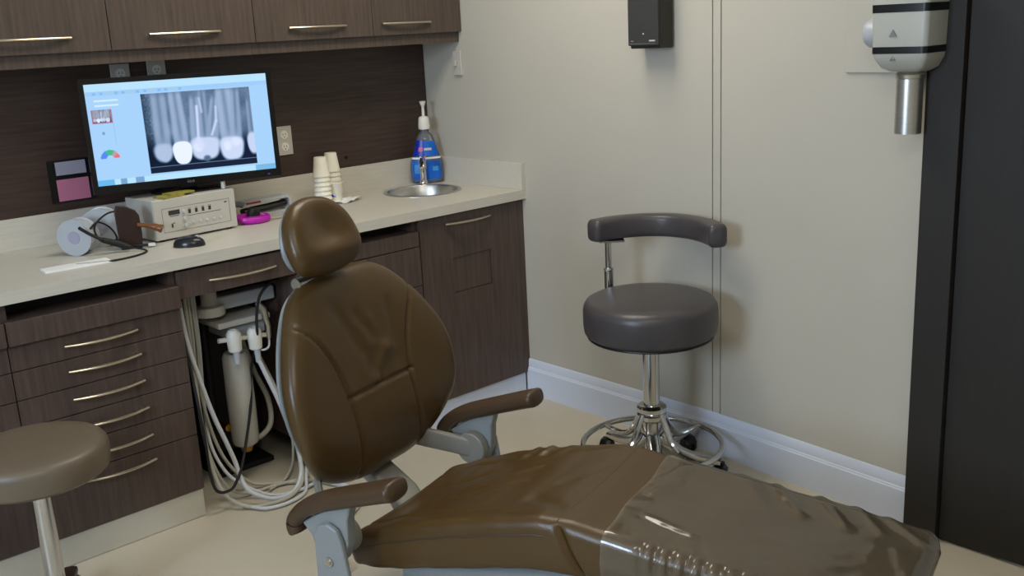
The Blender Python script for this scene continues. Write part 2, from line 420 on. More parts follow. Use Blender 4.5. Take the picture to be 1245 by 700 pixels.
s = empty('sink', (SX, SY, .9), 0, 'round stainless steel sink set into the beige countertop', 'sink')
obj('basin', G().lathe([(.166, .0), (.166, .003), (.158, .0045), (.150, .003), (.146, -.004), (.142, -.05), (.132, -.10), (.10, -.128), (.03, -.135), (.03, -.137), (.102, -.131), (.135, -.103), (.1455, -.05), (.1485, -.003), (.166, .0)], 64, caps=False), 'steel', s)
obj('drain', G().lathe([(.0001, -.1335), (.022, -.1335), (.024, -.131), (.029, -.1325), (.03, -.136), (.0001, -.136)], 32), 'chrome', s)
f = empty('faucet', (-.139, -.129, .9), 0, 'small chrome faucet at the back of the sink in front of the mouthwash', 'faucet')
F = 'chrome'
obj('base', G().lathe([(.0185, 0), (.0185, .010), (.017, .016), (.015, .02), (.0001, .02)], 28), F, f)
g = G(); g.sweep(spline([(0, 0, .01), (0, 0, .07), (-.006, -.008, .100), (-.030, -.040, .112), (-.062, -.082, .104), (-.072, -.096, .088)], 6), .0145, 16)
obj('spout', g, F, f)
g = G(); g.cyl((0, 0, .088), (.004, .004, .118), .015, .011); g.cyl((.002, .002, .112), (.030, .012, .126), .0045)
obj('lever', g, F, f)

# ------------------------------------------------------------------ mouthwash bottle
b = empty('mouthwash_bottle', (-.088, -.092, .9), math.radians(-38), 'clear pump bottle of blue mouthwash in the corner behind the sink', 'bottle')
prof = [(.0001, .0), (.068, 0), (.080, .006), (.085, .02), (.087, .06), (.084, .095), (.072, .122), (.060, .15), (.048, .19), (.038, .212), (.024, .224), (.019, .232), (.019, .242), (.0001, .242)]
obj('body', G().lathe(prof, 40, sy=.52), 'clearplastic', b)
prof2 = [(.0001, .002), (.066, .002), (.078, .008), (.083, .02), (.085, .06), (.082, .095), (.074, .116), (.0001, .116)]
obj('liquid', G().lathe(prof2, 40, sy=.52), 'blueliq', b)
def label_band(g, z0, z1, a0, a1, off, m=0, k=14):
    def rad(z):
        for (r0, q0), (r1, q1) in zip(prof, prof[1:]):
            if q0 <= z <= q1 and q1 > q0: return r0 + (r1 - r0) * (z - q0) / (q1 - q0)
        return .05
    vs = []; fs = []; R = 6
    for j in range(R + 1):
        z = z0 + (z1 - z0) * j / R; r = rad(z) + off
        for i in range(k + 1):
            a = math.radians(a0 + (a1 - a0) * i / k); vs.append((r * math.cos(a), r * math.sin(a) * .52, z))
    for j in range(R):
        for i in range(k): q = j * (k + 1) + i; fs.append((q, q + 1, q + k + 2, q + k + 1))
    g.add(vs, fs, m)
g = G()
label_band(g, .020, .100, 212, 328, .0012, 0); label_band(g, .108, .116, 195, 345, .0016, 2); label_band(g, .122, .190, 200, 262, .0012, 1)
label_band(g, .122, .185, 262, 340, .0012, 0); label_band(g, .142, .160, 232, 256, .002, 3); label_band(g, .146, .156, 262, 300, .002, 4); label_band(g, .055, .075, 290, 312, .002, 5); label_band(g, .045, .085, 222, 250, .002, 5)
obj('label', g, ['bluelabel', 'navylabel', 'paper', 'redlabel', 'inklight', 'palelabel'], b)
g = G(); g.lathe([(.022, .236), (.030, .238), (.031, .25), (.027, .285), (.021, .292), (.008, .294), (.0075, .335), (.016, .352), (.018, .358), (.0001, .360)], 24); g.cyl((0, -.0, .352), (.0, -.030, .350), .0055, .004, 10)
obj('pump', g, 'white', b)
b.scale = (.84, .84, 1)

# ------------------------------------------------------------------ cups
def cup_geo():
    return G().lathe([(.0001, .0), (.023, 0), (.0245, .002), (.0335, .072), (.0352, .074), (.0352, .078), (.0325, .078), (.032, .072), (.022, .004), (.0001, .004)], 28)
cup_me = obj('foam_cup', cup_geo(), 'cup')
cup_me.location = (-.618, -.160, .903)
tag(cup_me, 'single small printed foam cup standing right of the two cup stacks', 'cup')
g = G(); g.box(-.013, .004, -.0005, .0005, .020, .030, 0); g.box(-.002, .009, -.0005, .0005, .046, .054, 1)
pr = obj('print', g, ['navylabel', 'green'], cup_me, loc=(-.019, -.0225, 0), rz=math.radians(-38)); pr.rotation_euler.x = math.radians(-7)
def cup_stack(x, y, n, where):
    for k in range(n):
        c = cup_me.copy(); COL.objects.link(c)
        z = .9 + (.078 if True else 0) + k * (.190 - .078) / (n - 1)
        c.location = (x, y, z); c.rotation_euler = (PI, 0, .3 * k)
        pos = ['lowest of the stack', 'second from the bottom', 'third from the bottom', 'fourth from the bottom', 'fifth from the bottom', 'sixth from the bottom', 'topmost of the stack'][k] if n == 7 else ''
        tag(c, 'upturned white foam cup in the %s cup stack, %s' % (where, pos), 'cup', 'upturned foam cups in the %s stack' % where)
        if k == n - 1:
            g = G(); g.box(-.010, -.001, -.0005, .0005, .040, .047, 1); g.box(.001, .010, -.0005, .0005, .041, .048, 1); g.box(-.004, .004, -.0005, .0005, .018, .025, 0)
            q = obj('print', g, ['ink', 'green'], c); q.parent = c
            a = math.radians(218) - 0; dirv = Vector((math.cos(a), math.sin(a), 0))
            q.matrix_parent_inverse = Matrix.Identity(4)
            q.location = Matrix.Rotation(-.3 * k, 3, 'Z') @ Vector((dirv.x * .0305, -dirv.y * .0305, 0)); q.rotation_euler = (0, 0, -.3 * k + math.radians(38 + 14))
cup_stack(-.680, -.165, 7, 'left')
cup_stack(-.574, -.078, 7, 'right')
# napkin
g = G(); vs = []; fs = []; n = 14
for i in range(n + 1):
    for j in range(n + 1):
        u, v = i / n, j / n
        vs.append((-.06 + .12 * u, -.04 + .08 * v, .004 + .010 * abs(noise.noise(Vector((u * 3, v * 3, 1.3)))) + .010 * (u * (1 - v)) ** 2))
for i in range(n):
    for j in range(n): q = i * (n + 1) + j; fs.append((q, q + n + 1, q + n + 2, q + 1))
g.add(vs, fs); nb = len(g.v); g.add([(x, y, z - .0035) for x, y, z in vs], [tuple(reversed(f)) for f in fs])
tag(obj('napkin', g, 'paper', loc=(-.592, -.195, .8995), rz=.3), 'crumpled white tissue lying under and beside the small foam cup', 'tissue')

# ------------------------------------------------------------------ control box under the monitor
bx = empty('control_box', (-1.312, -.236, .9), math.radians(3.5), 'off-white electronic control box under the monitor, printed panel in front', 'device')
bw, bd, bh = .158, .100, .145
obj('housing', G().box(-bw, bw, -bd + .004, bd, .006, bh), 'offwhite', bx, .004)
obj('front_panel', G().box(-bw + .002, bw - .002, -bd, -bd + .0038, .008, bh - .002), 'offwhite', bx, .001)
for x in (-.13, .13):
    for y in (-.08, .08): obj('foot', G().cyl((x, y, 0), (x, y, .007), .009, n=12), 'blackrub', bx)
g = G(); yy = -bd - .0006
def mk(x0, x1, z0, z1, m): g.box(x0, x1, yy, yy + .001, z0, z1, m)
mk(-.128, .132, .112, .1135, 0); mk(-.128, .132, .030, .0315, 0); mk(-.128, -.1265, .030, .1135, 0); mk(.1305, .132, .030, .1135, 0)
mk(-.104, -.062, .088, .104, 1); mk(-.100, -.066, .082, .086, 0); mk(-.035, .095, .076, .0775, 1)
for k in range(4): mk(-.030 + k * .026, -.020 + k * .026, .084, .098, 1); mk(-.031 + k * .026, -.019 + k * .026, .100, .102, 0)
mk(-.098, -.092, .044, .058, 1); mk(-.092, -.084, .058, .0605, 1)
mk(.112, .122, .100, .104, 1)
obj('panel_print', g, ['ink', 'inkdark'], bx)
for k in range(3): obj('knob', G().cyl((-.046, -bd + .001, .046 + k * .024), (-.046, -bd - .008, .046 + k * .024), .0065, n=16), 'inklight', bx)
for k in range(5): obj('button', G().cyl((-.014 + k * .026, -bd + .001, .052), (-.014 + k * .026, -bd - .005, .052), .0048, n=14), 'inklight', bx)
tag(obj('cable_stub', G().lathe([(.0001, 0), (.008, 0), (.008, .026), (.006, .030), (.0001, .030)], 16), 'white', loc=(-1.175, -.300, 1.0455)), 'small white plug standing on the right end of the control box', 'plug')
g = G(); g.box(-.065, .02, -.03, .03, 0, .006); g.box(-.03, .065, -.024, .03, .0062, .011)
tag(obj('card_packet', g, 'yellowp', loc=(-1.36, -.300, 1.0457), rz=.15), 'olive yellow card packet lying on the control box under the monitor', 'packet')

# ------------------------------------------------------------------ monitor
mw, mh = .642, .384
mc = Vector((-1.285, -.288, 1.266))
dirx = Vector((.957, -.289, 0)).normalized()
mo = empty('monitor', (mc.x + .02, mc.y + .08, 1.046), math.atan2(dirx.y, dirx.x), 'black flat monitor showing a dental x-ray, standing on the control box', 'monitor')
# local: x along the screen, -y toward viewer; panel centre at height .22
PZ = mc.z - 1.046; PYL = -.075
obj('base', G().lathe([(.0001, 0), (.13, 0), (.13, .006), (.11, .012), (.0001, .014)], 40, sy=.62), 'blackgloss', mo)
obj('neck', G().box(-.03, .03, -.035, .0, .01, .22), 'black', mo, .004)
tilt = Matrix.Translation((0, PYL, PZ)) @ Matrix.Rotation(math.radians(-1.5), 4, 'X')
g = G(); T = tilt
bz = .018
g.box(-mw / 2, mw / 2, -.008, .012, mh / 2 - bz, mh / 2, 0, T); g.box(-mw / 2, mw / 2, -.008, .012, -mh / 2, -mh / 2 + .027, 0, T)
g.box(-mw / 2, -mw / 2 + bz, -.008, .012, -mh / 2 + .027, mh / 2 - bz, 0, T); g.box(mw / 2 - bz, mw / 2, -.008, .012, -mh / 2 + .027, mh / 2 - bz, 0, T)
obj('bezel', g, 'blackgloss', mo)
obj('rear_shell', G().box(-mw / 2 + .004, mw / 2 - .004, .0121, .045, -mh / 2 + .005, mh / 2 - .005, 0, T), 'black', mo, .01)
# the screen picture
sw0, sw1, sz0, sz1 = -mw / 2 + bz, mw / 2 - bz, -mh / 2 + .027, mh / 2 - bz
NX, NZ = 300, 170
def clamp(x, a=0., b=1.): return max(a, min(b, x))
def sstep(a, b, x): t = clamp((x - a) / (b - a)); return t * t * (3 - 2 * t)
TE = [(.130, .205, .075, .26, .62, .84), (.330, .34, .082, .27, .70, .90), (.560, .60, .125, .33, .78, .86), (.800, .83, .120, .24, .80, .90), (.985, .985, .055, .2, .75, .80)]
def xray(u, v):
    """u left->right, v top->bottom, in the radiograph; returns grey 0..1"""
    n1 = noise.noise(Vector((u * 7, v * 6, 3))) * .5 + .5; n2 = noise.noise(Vector((u * 55, v * 45, 8)))
    top = 1 - sstep(.50, .74, v)
    val = .08 + (.30 + .20 * n1 + .04 * n2) * top
    val *= .55 + .45 * sstep(.0, .10, u + .04 * n2)
    def root(x0, x1, w0, w1, v0, v1, br, val):
        t = clamp((v - v0) / (v1 - v0)); cx = x0 + (x1 - x0) * t; w = w0 + (w1 - w0) * t
        k = 1 - sstep(w * .62, w * 1.10, abs(u - cx)); k *= sstep(v0 - .06, v0 + .06, v) * (1 - sstep(v1 - .05, v1 + .05, v))
        core = 1 - .22 * math.exp(-((u - cx) / (w * .25)) ** 2) * (1 - sstep(.5, .7, v))
        return val + (br * core - val) * k * .85
    def crown(cx, cy, rx, ry, p, br, soft, val):
        rr_ = rx * (1.0 + .10 * clamp((cy - v) / ry, -1, 1) * 1.6); d_ = (abs(u - cx) / rr_) ** p + (abs(v - cy) / ry) ** p
        return val + (br - val) * (1 - sstep(1 - soft, 1 + soft * .5, d_))
    val = root(.150, .145, .075, .085, .02, .76, .72, val)
    val = root(.300, .315, .065, .085, .00, .72, .76, val)
    val = root(.475, .465, .050, .085, .08, .70, .74, val); val = root(.66, .585, .035, .085, .10, .70, .72, val); val = root(.55, .53, .04, .06, .0, .68, .66, val)
    val = root(.750, .765, .085, .105, .00, .78, .78, val); val = root(.86, .82, .045, .07, .02, .74, .70, val)
    val = root(.985, .985, .035, .050, .16, .72, .66, val)
    val = crown(.140, .755, .092, .125, 2.4, .80, .65, val); val = crown(.150, .82, .045, .06, 2, .80, .9, val)
    val = crown(.525, .745, .140, .150, 3.2, .88, .55, val); val = crown(.46, .72, .05, .07, 2, .96, .9, val); val = crown(.53, .875, .035, .045, 2, .42, .9, val)
    val = crown(.775, .775, .118, .160, 3.0, .90, .55, val); val = crown(.735, .74, .04, .07, 2, .96, .9, val); val = crown(.82, .70, .05, .06, 2, .95, .9, val)
    val = crown(.985, .73, .060, .150, 2.4, .88, .5, val)
    val = crown(.312, .775, .088, .150, 2.6, 1.0, .20, val)
    def line(ax, ay, bx_, by_, w, br, val):
        L = math.hypot(bx_ - ax, by_ - ay); t = clamp(((u - ax) * (bx_ - ax) + (v - ay) * (by_ - ay)) / L / L)
        d_ = math.hypot(u - ax - (bx_ - ax) * t, v - ay - (by_ - ay) * t)
        return val + (br - val) * math.exp(-(d_ / w) ** 2)
    val = line(.490, .20, .470, .62, .014, .92, val); val = line(.520, .10, .530, .28, .011, .82, val)
    val = line(.665, .22, .655, .40, .009, .88, val); val = line(.655, .40, .600, .58, .013, .90, val); val = line(.47, .62, .49, .72, .03, .92, val)
    if v > .925: val = .10
    if abs(v - .925) < .006: val = .5
    return clamp(val)
vs = []; fs = []; cols = []
for j in range(NZ + 1):
    for i in range(NX + 1):
        vs.append(T @ Vector((sw0 + (sw1 - sw0) * i / NX, -.0058, sz1 + (sz0 - sz1) * j / NZ)))
def screen(u, v):
    c = (.40, .66, .98)
    if v < .075: c = (.50, .78, 1.0)
    elif v < .115:
        c = (.36, .62, .96)
        if u < .52 and (u * 26) % 1 < .42 and .083 < v < .108: c = (.26, .50, .84) if (int(u * 26) % 3) else (.42, .62, .72)
    if .945 < v:
        c = (.48, .78, .98)
        if (u < .09): c = (.15, .5, .85)
        if .12 < u < .155 or .20 < u < .25: c = (.20, .38, .62)
        if u > .88: c = (.20, .50, .78)
    if .04 < u < .17 and (.155 < v < .175 or .20 < v < .22): c = (.66, .86, 1.0)
    x0, x1, y0, y1 = .288, .895, .125, .925
    if x0 < u < x1 and y0 < v < y1:
        k = xray((u - x0) / (x1 - x0), (v - y0) / (y1 - y0)); kk = k ** 1.85
        c = (kk * kk * .50 + kk * .34 + .006, kk * kk * .22 + kk * .68 + .010, kk * 1.12 + .03)
    x0, x1, y0, y1 = .018, .125, .25, .385
    if x0 < u < x1 and y0 < v < y1:
        k = xray((u - x0) / (x1 - x0), (v - y0) / (y1 - y0)) ** 1.9; c = (k * .7 + .03, k * .8 + .03, k + .05)
        if u < x0 + .006 or u > x1 - .006 or v > y1 - .012: c = (.45, .16, .28)
    if .125 < u < .128 and .25 < v < .60: c = (.32, .56, .82)
    if .018 < u < .125 and .595 < v < .60: c = (.36, .60, .86)
    if .063 < u < .076 and .47 < v < .50: c = (.2, .36, .55)
    # colour gauge
    q = math.hypot((u - .085) * 1.75, v - .735); a = math.degrees(math.atan2(.735 - v, (u - .085) * 1.75))
    if .035 < q < .088 and 0 < a < 180:
        c = (.10, .25, .95) if a > 120 else ((.06, .5, .28) if a > 60 else ((.55, .35, .35) if a > 30 else (.85, .16, .22)))
    return c
for j in range(NZ):
    for i in range(NX):
        q = j * (NX + 1) + i; fs.append((q, q + NX + 1, q + NX + 2, q + 1))
g = G(); g.add(vs, fs)
m = bpy.data.materials.new('lit_screen'); m.use_nodes = True; nt = m.node_tree; nt.nodes.clear()
at = nt.nodes.new('ShaderNodeVertexColor'); at.layer_name = 'picture'; e = nt.nodes.new('ShaderNodeEmission'); e.inputs['Strength'].default_value = 1.0
om = nt.nodes.new('ShaderNodeOutputMaterial'); nt.links.new(at.outputs['Color'], e.inputs['Color']); nt.links.new(e.outputs[0], om.inputs[0])
scr = obj('screen', g, m, mo)
ca = scr.data.color_attributes.new('picture', 'FLOAT_COLOR', 'POINT')
buf = []
for j in range(NZ + 1):
    for i in range(NX + 1): buf += [*screen(i / NX, j / NZ), 1.0]
ca.data.foreach_set('color', buf)
SCREEN_EMIT = e
lg = text_mesh('ASUS', .011); lg.v = [T @ Vector((x, -.0085 - z, y - mh / 2 + .0125)) for x, y, z in lg.v]
obj('logo', lg, 'ink', mo)
obj('power_light', G().box(mw / 2 - .05, mw / 2 - .042, -.0088, -.007, -mh / 2 + .008, -mh / 2 + .011, 0, T), emis('blue_led', (90, 90, 255), .6), mo)

# ------------------------------------------------------------------ small things on the counter
mse = empty('computer_mouse', (-1.415, -.487, .9), math.radians(52), 'small black and grey computer mouse on the countertop before the control box', 'mouse')
def ell(a, b, h, n=24, k=8, y0=0.0):
    g = G(); pr = [(1.0, 0), (1.03, .12), (1.0, .35), (.90, .62), (.70, .85), (.42, .97), (.001, 1.0)]
    g.lathe([(r, z * h) for r, z in pr], n, sx=a, sy=b); return g
obj('body', ell(.030, .052, .034), 'mousegrey', mse)
obj('button_panel', G().box(-.012, .012, -.030, -.004, .028, .0335), 'black', mse, .003)
obj('scroll_wheel', G().cyl((-.004, -.028, .029), (.004, -.028, .029), .008, n=18), 'greyplastic', mse)

# magenta instrument with black cap, grey tray, cable ends
p = empty('curing_light_shield', (-1.068, -.295, .9), math.radians(-12), 'magenta plastic mask-shaped holder with black centre, right of the control box', 'holder')
g = G(); N_ = 40; pts = []
for k in range(N_):
    a = 2 * PI * k / N_; pts.append((.062 * math.cos(a), .030 * math.sin(a) + .004 * math.cos(2 * a), .016 + .010 * math.sin(a) + .006 * math.cos(a + 2)))
g.sweep(pts, .0095, 10, closed=True); g.lathe([(.0001, 0), (.050, 0), (.054, .008), (.046, .02), (.0001, .024)], 28, sy=.5)
obj('frame', g, 'magenta', p)
g = G(); g.lathe([(.026, .020), (.027, .036), (.018, .046), (.0001, .049)], 24, sy=.7, c=(.004, .006, 0))
obj('cap', g, 'black', p); p.scale = (.92, .92, 1.2)
obj('lead', G().tube([(.05, .0, .012), (.09, .01, .006), (.14, .03, .004), (.19, .05, .004)], .0028), 'hose', p)
t = empty('instrument_tray', (-.945, -.150, .9), math.radians(3), 'curved grey tray with red-edged rim and black contents, behind the magenta holder', 'tray')
g = G(); prof_ = [(-.108, .0), (.095, .0), (.108, .016), (.108, .05), (.096, .066), (-.096, .062), (-.108, .050), (-.108, .042), (-.095, .050), (.092, .054), (.098, .046), (.096, .016), (.09, .010), (-.108, .008)]
g.prism(prof_, -.035, .035, ax='y'); obj('shell', g, 'greyplastic', t, .001)
g = G(); g.sweep([(-.098, -.01, .024), (-.05, -.012, .026), (.02, -.012, .028), (.09, -.01, .034)], [(.02, .012), (.02, .014), (.02, .014), (.018, .012)], 12); obj('contents', g, 'black', t)
obj('red_strip', G().box(-.094, -.030, -.037, -.0345, .053, .060), 'red', t)
tag(obj('glass_block', G().prism([(-.03, -.02), (.03, -.016), (.022, .024), (-.018, .02)], 0, .022), 'lilac', loc=(-.93, -.36, .9003)), 'small pale wedge beside the magenta holder, near the chair headrest', 'wedge')

# reels / rolls at the left
def roll(x, y, rz, lab, r, w, grp='white rolls beside the control box'):
    o = empty('tape_roll', (x, y, .9 + r), rz, lab, 'roll')
    T2 = Matrix.Rotation(PI / 2, 4, 'X')
    obj('flange', G().lathe([(r * .35, -w), (r, -w), (r, -w + .006), (r * .93, -w + .007), (r * .93, w - .007), (r, w - .006), (r, w), (r * .35, w), (r * .35, -w)], 40, T=T2, caps=False), 'greyplastic', o)
    obj('core', G().lathe([(.0001, -w - .001), (r * .34, -w - .001), (r * .34, w + .001), (.0001, w + .001)], 30, T=T2), 'lilac', o)
    return o
roll(-1.595, -.215, math.radians(-35), 'pale grey roll wound with black cable, left of the control box', .066, .030)
roll(-1.700, -.285, math.radians(-50), 'pale grey roll partly cut off, leftmost on the counter', .060, .028)
rng = [(-1.675, -.33, .985), (-1.64, -.31, 1.0), (-1.60, -.30, .975), (-1.585, -.31, .94), (-1.61, -.33, .925), (-1.65, -.33, .945), (-1.655, -.32, .99), (-1.60, -.30, 1.022), (-1.54, -.30, 1.02), (-1.52, -.31, .985), (-1.545, -.33, .945), (-1.60, -.345, .935)]
tag(obj('black_cable', G().tube(rng, .0032, 8), 'blackrub'), 'thin black cable coiled in loops over the pale roll', 'cable')
g = G(); g.tube([(-1.72, -.36, 1.00), (-1.69, -.36, .975), (-1.645, -.37, .945), (-1.60, -.375, .925), (-1.575, -.39, .912)], .0055, 8)
g.sweep([(-1.655, -.372, .95), (-1.60, -.376, .926), (-1.575, -.39, .914)], [(.009, .009), (.014, .012), (.008, .008)], 12)
g.tube([(-1.575, -.39, .913), (-1.545, -.43, .905), (-1.56, -.47, .904), (-1.62, -.50, .904), (-1.70, -.50, .904), (-1.78, -.46, .904)], .0032, 8)
tag(obj('power_cable', g, 'blackrub'), 'thicker black cable with moulded plug, looping across the counter front', 'cable')
u = empty('cable_connector', (-1.512, -.385, .904), math.radians(-20), 'short black lead with a white connector tip beside the control box', 'connector')
obj('lead', G().tube([(-.07, .02, .004), (-.04, .01, .006), (0, 0, .006)], .005, 8), 'blackrub', u)
obj('tip', G().box(0, .022, -.006, .006, .001, .011), 'white', u, .001)
pd = empty('hand_mirror', (-1.555, -.352, .9), math.radians(-16), 'dark brown rounded slab with a varnished handle leaning at the control box', 'hand mirror')
poly = [(-.034, .0), (.034, .0), (.038, .05), (.036, .11), (.026, .128), (-.006, .146), (-.032, .150), (-.040, .13), (-.038, .06)]
obj('slab', G().prism(poly, -.009, .009, ax='y'), 'darkwood', pd, .004)
g = G(); g.sweep(spline([(.026, -.012, .080), (.052, -.020, .076), (.078, -.026, .068), (.094, -.030, .062), (.102, -.032, .059)], 3), [(.007, .007)] * 3 + [(.008, .008)] * 3 + [(.012, .012)] * 3 + [(.015, .014)] * 3 + [(.008, .008)], 14)
obj('handle', g, 'amber', pd)
tag(obj('paper_stack', G().box(-.10, .10, -.03, .03, 0, .006), 'paper', loc=(-1.782, -.468, .9003), rz=math.radians(-4)), 'white paper pad on the counter edge at the left', 'paper')
# notes fixed to the walnut panel at the left
tag(obj('wall_note', G().box(-.052, .052, -.001, 0, 0, .046), 'lilac', loc=(-1.600, -.0222, 1.134)), 'pale lilac card on the dark panel left of the monitor', 'note')
tag(obj('wall_note', G().box(-.055, .055, -.001, 0, 0, .075), 'pink', loc=(-1.600, -.0222, 1.044)), 'pink note on the dark panel below the lilac card', 'note')
# they hang on a clip strip fixed to the panel
tag(obj('clip_rail', G().box(-.075, .075, -.0215, -.0122, .0, .145), 'black', loc=(-1.600, 0, 1.040)), 'black board behind the pink note and lilac card on the walnut panel', 'board')

# outlets and switches
def outlet(x, z, label, kind='duplex'):
    o = empty('wall_outlet', (x, -.0122, z), 0, label, 'outlet')
    obj('cover_plate', G().box(-.035, .035, -.006, 0, -.058, .058), 'offwhite', o, .002)
    g = G()
    for s_ in (-1, 1):
        if kind == 'duplex':
            g.lathe([(.0001, 0), (.017, 0), (.017, .0015), (.0001, .0015)], 24, T=Matrix.Translation((0, -.006, s_ * .024)) @ Matrix.Rotation(PI / 2, 4, 'X'))
    if g.v: obj('receptacles', g, 'white', o)
    g = G()
    for s_ in (-1, 1):
        for dx_ in (-.006, .006): g.box(dx_ - .001, dx_ + .001, -.0082, -.0074, s_ * .024 - .004 + .002, s_ * .024 + .006)
        g.box(-.002, .002, -.0082, -.0074, s_ * .024 - .011, s_ * .024 - .007)
    obj('slots', g, 'inkdark', o)
    return o
outlet(-.745, 1.155, 'cream wall outlet on the dark panel right of the monitor')
outlet(-1.375, 1.440, 'cream wall outlet above the monitor, the left of the two')
o2 = outlet(-1.240, 1.445, 'cream wall outlet above the monitor with a black plug in it')
pg = empty('black_plug', (-1.240, -.0206, 1.424), 0, 'black round plug in the outlet above the monitor', 'plug')
obj('body', G().lathe([(.0001, 0), (.020, 0), (.020, .018), (.010, .026), (.0001, .028)], 24, T=Matrix.Rotation(PI / 2, 4, 'X')), 'blackrub', pg)
obj('cord', G().tube([(0, -.026, 0), (0, -.034, -.03), (.01, -.03, -.12), (.0, -.012, -.22)], .0035), 'blackrub', pg)
o = empty('switch_plate', (-.0005, -.248, 1.414), 0, 'cream plate seen edge-on on the greige wall under the corner cabinet', 'switch')
obj('cover_plate', G().box(-.010, 0, -.030, .024, -.050, .052), 'offwhite', o, .003)
obj('toggle', G().box(-.022, -.012, -.006, .006, -.010, .014), 'offwhite', o, .002)
tag(obj('screw_cap', G().lathe([(.0001, 0), (.008, 0), (.006, .004), (.0001, .005)], 16, T=Matrix.Translation((-.455, -.0121, 1.052)) @ Matrix.Rotation(PI / 2, 4, 'X')), 'black'), 'small round black cap on the walnut panel above the counter', 'cap')

# ------------------------------------------------------------------ wall speaker
sp = empty('wall_speaker', (0, -1.352, 1.461), 0, 'slim charcoal loudspeaker mounted on the greige wall', 'speaker')
obj('cabinet', G().box(-.075, -.012, -.070, .068, 0, .30), 'speakerside', sp, .004)
obj('grille', G().box(-.090, -.0752, -.068, .066, .010, .298), 'speaker', sp, .004)
obj('bracket', G().box(-.0121, -.0003, -.025, .025, .08, .20), 'black', sp)
g = G(); g.box(-.0910, -.0899, -.058, .058, .016, .0175, 0); g.box(-.0915, -.0899, -.056, -.030, .024, .029, 1); g.box(-.0912, -.0899, .040, .052, .024, .028, 0)
g.cyl((-.0898, -.004, .050), (-.0912, -.004, .050), .003, n=10, m=1)
obj('print', g, ['ink', 'inklight'], sp)

# ------------------------------------------------------------------ x-ray head on the wall
YX = -2.345
xr = empty('xray_head', (-.150, YX, 1.22), 0, 'white wall-mounted dental x-ray head with black bands and metal cone', 'x-ray unit')
def shell(z, hx_, hy_, r, zz):
    out = []
    for (sx, sy, a0) in ((1, 1, 0), (-1, 1, 90), (-1, -1, 180), (1, -1, 270)):
        for k in range(5):
            a = math.radians(a0 + 90 * k / 4); out.append((sx * (hx_ - r) + r * math.cos(a), sy * (hy_ - r) + r * math.sin(a), zz))
    return out
def loft(rows, g, m=0):
    n = len(rows[0]); vs = [p for r in rows for p in r]; fs = []
    for i in range(len(rows) - 1):
        for k in range(n): k2 = (k + 1) % n; fs.append((i * n + k, i * n + k2, (i + 1) * n + k2, (i + 1) * n + k))
    fs += [tuple(reversed(range(n))), tuple(range((len(rows) - 1) * n, len(rows) * n))]
    g.add(vs, fs, m)
R45 = Matrix.Rotation(math.radians(0), 4, 'Z')
g = G(); loft([shell(0, .038, .040, .012, .168), shell(0, .058, .060, .014, .180), shell(0, .074, .074, .015, .205), shell(0, .077, .077, .014, .22), shell(0, .081, .081, .014, .40), shell(0, .07, .07, .014, .42)], g)
obj('housing', g, 'headwhite', xr, ang=40)
for z0, z1 in ((.218, .236), (.325, .346)):
    g = G(); hx_ = .0770 + (z0 - .22) * .0222; loft([shell(0, hx_ + .001, hx_ + .001, .015, z0), shell(0, hx_ + .0015, hx_ + .0015, .015, z1)], g); obj('black_band', g, 'black', xr)
obj('cone', G().lathe([(.0001, .168), (.030, .168), (.040, .160), (.038, .150), (.0355, .148), (.0355, .0), (.033, .0), (.033, .14), (.0001, .14)], 40), 'steel', xr)
g = G(); tx = -.0820
for z, s_ in ((.270, .011), (.205, .008)):
    off = .0008 if z > .22 else .0085
    g.add([(tx + off, .014 - s_, z - s_ * .7), (tx + off, .014 + s_, z - s_ * .7), (tx + off, .014, z + s_), (tx + .006, .014 - s_, z - s_ * .7), (tx + .006, .014 + s_, z - s_ * .7), (tx + .006, .014, z + s_)], [(0, 1, 2), (0, 2, 5, 3), (0, 3, 4, 1), (1, 4, 5, 2)])
obj('warning_mark', g, 'ink', xr)
obj('pivot_disc', G().lathe([(.0001, 0), (.036, 0), (.040, .006), (.040, .050), (.034, .06), (.0001, .06)], 32, T=Matrix.Translation((-.005, .064, .272)) @ Matrix.Rotation(-PI / 2, 4, 'X')), 'greyplastic', xr)
g = G(); g.sweep(spline([(.0, .09, .272), (.06, .10, .33), (.09, .08, .40), (.11, .06, .50)], 5), .018, 14); g.box(.085, .125, .03, .09, .44, .56)
obj('arm', g, 'white', xr, ang=40)
wp = empty('wall_plate', (wall2(-2.2) - .002, -2.205, 1.377), math.atan2(-KX, 1) * -1 * -1, 'large flat cream plate on the wall behind the x-ray head', 'plate')
wp.rotation_euler.z = -math.atan(KX)
obj('panel', G().box(-.006, .0, -.150, .115, 0, .42), 'wall', wp, .0015)
obj('arm_mount', G().box(-.05, -.0061, -.12, -.02, .22, .40), 'white', wp, .004)

# ------------------------------------------------------------------ stool with curved back
def ring_pts(r, z, n=48): return [(r * math.cos(2 * PI * k / n), r * math.sin(2 * PI * k / n), z) for k in range(n)]
def caster(parent, x, y, a):
    T = Matrix.Translation((x, y, 0)) @ Matrix.Rotation(a, 4, 'Z')
    g = G()
    for s_ in (-1, 1):
        g.lathe([(.0001, -.008), (.018, -.008), (.026, -.006), (.028, 0), (.026, .006), (.018, .008), (.0001, .008)], 24, T=T @ Matrix.Translation((-.012, s_ * .014, .028)) @ Matrix.Rotation(PI / 2, 4, 'X'))
    g.box(-.032, .010, -.005, .005, .022, .050, 0, T); g.lathe([(.008, .045), (.008, .075)], 12, T=T)
    g.sweep([T @ Vector((-.038, 0, .040)), T @ Vector((-.022, 0, .058)), T @ Vector((.004, 0, .060)), T @ Vector((.016, 0, .046))], [(.022, .004)] * 4, 10)
    return obj('caster', g, 'black', parent)
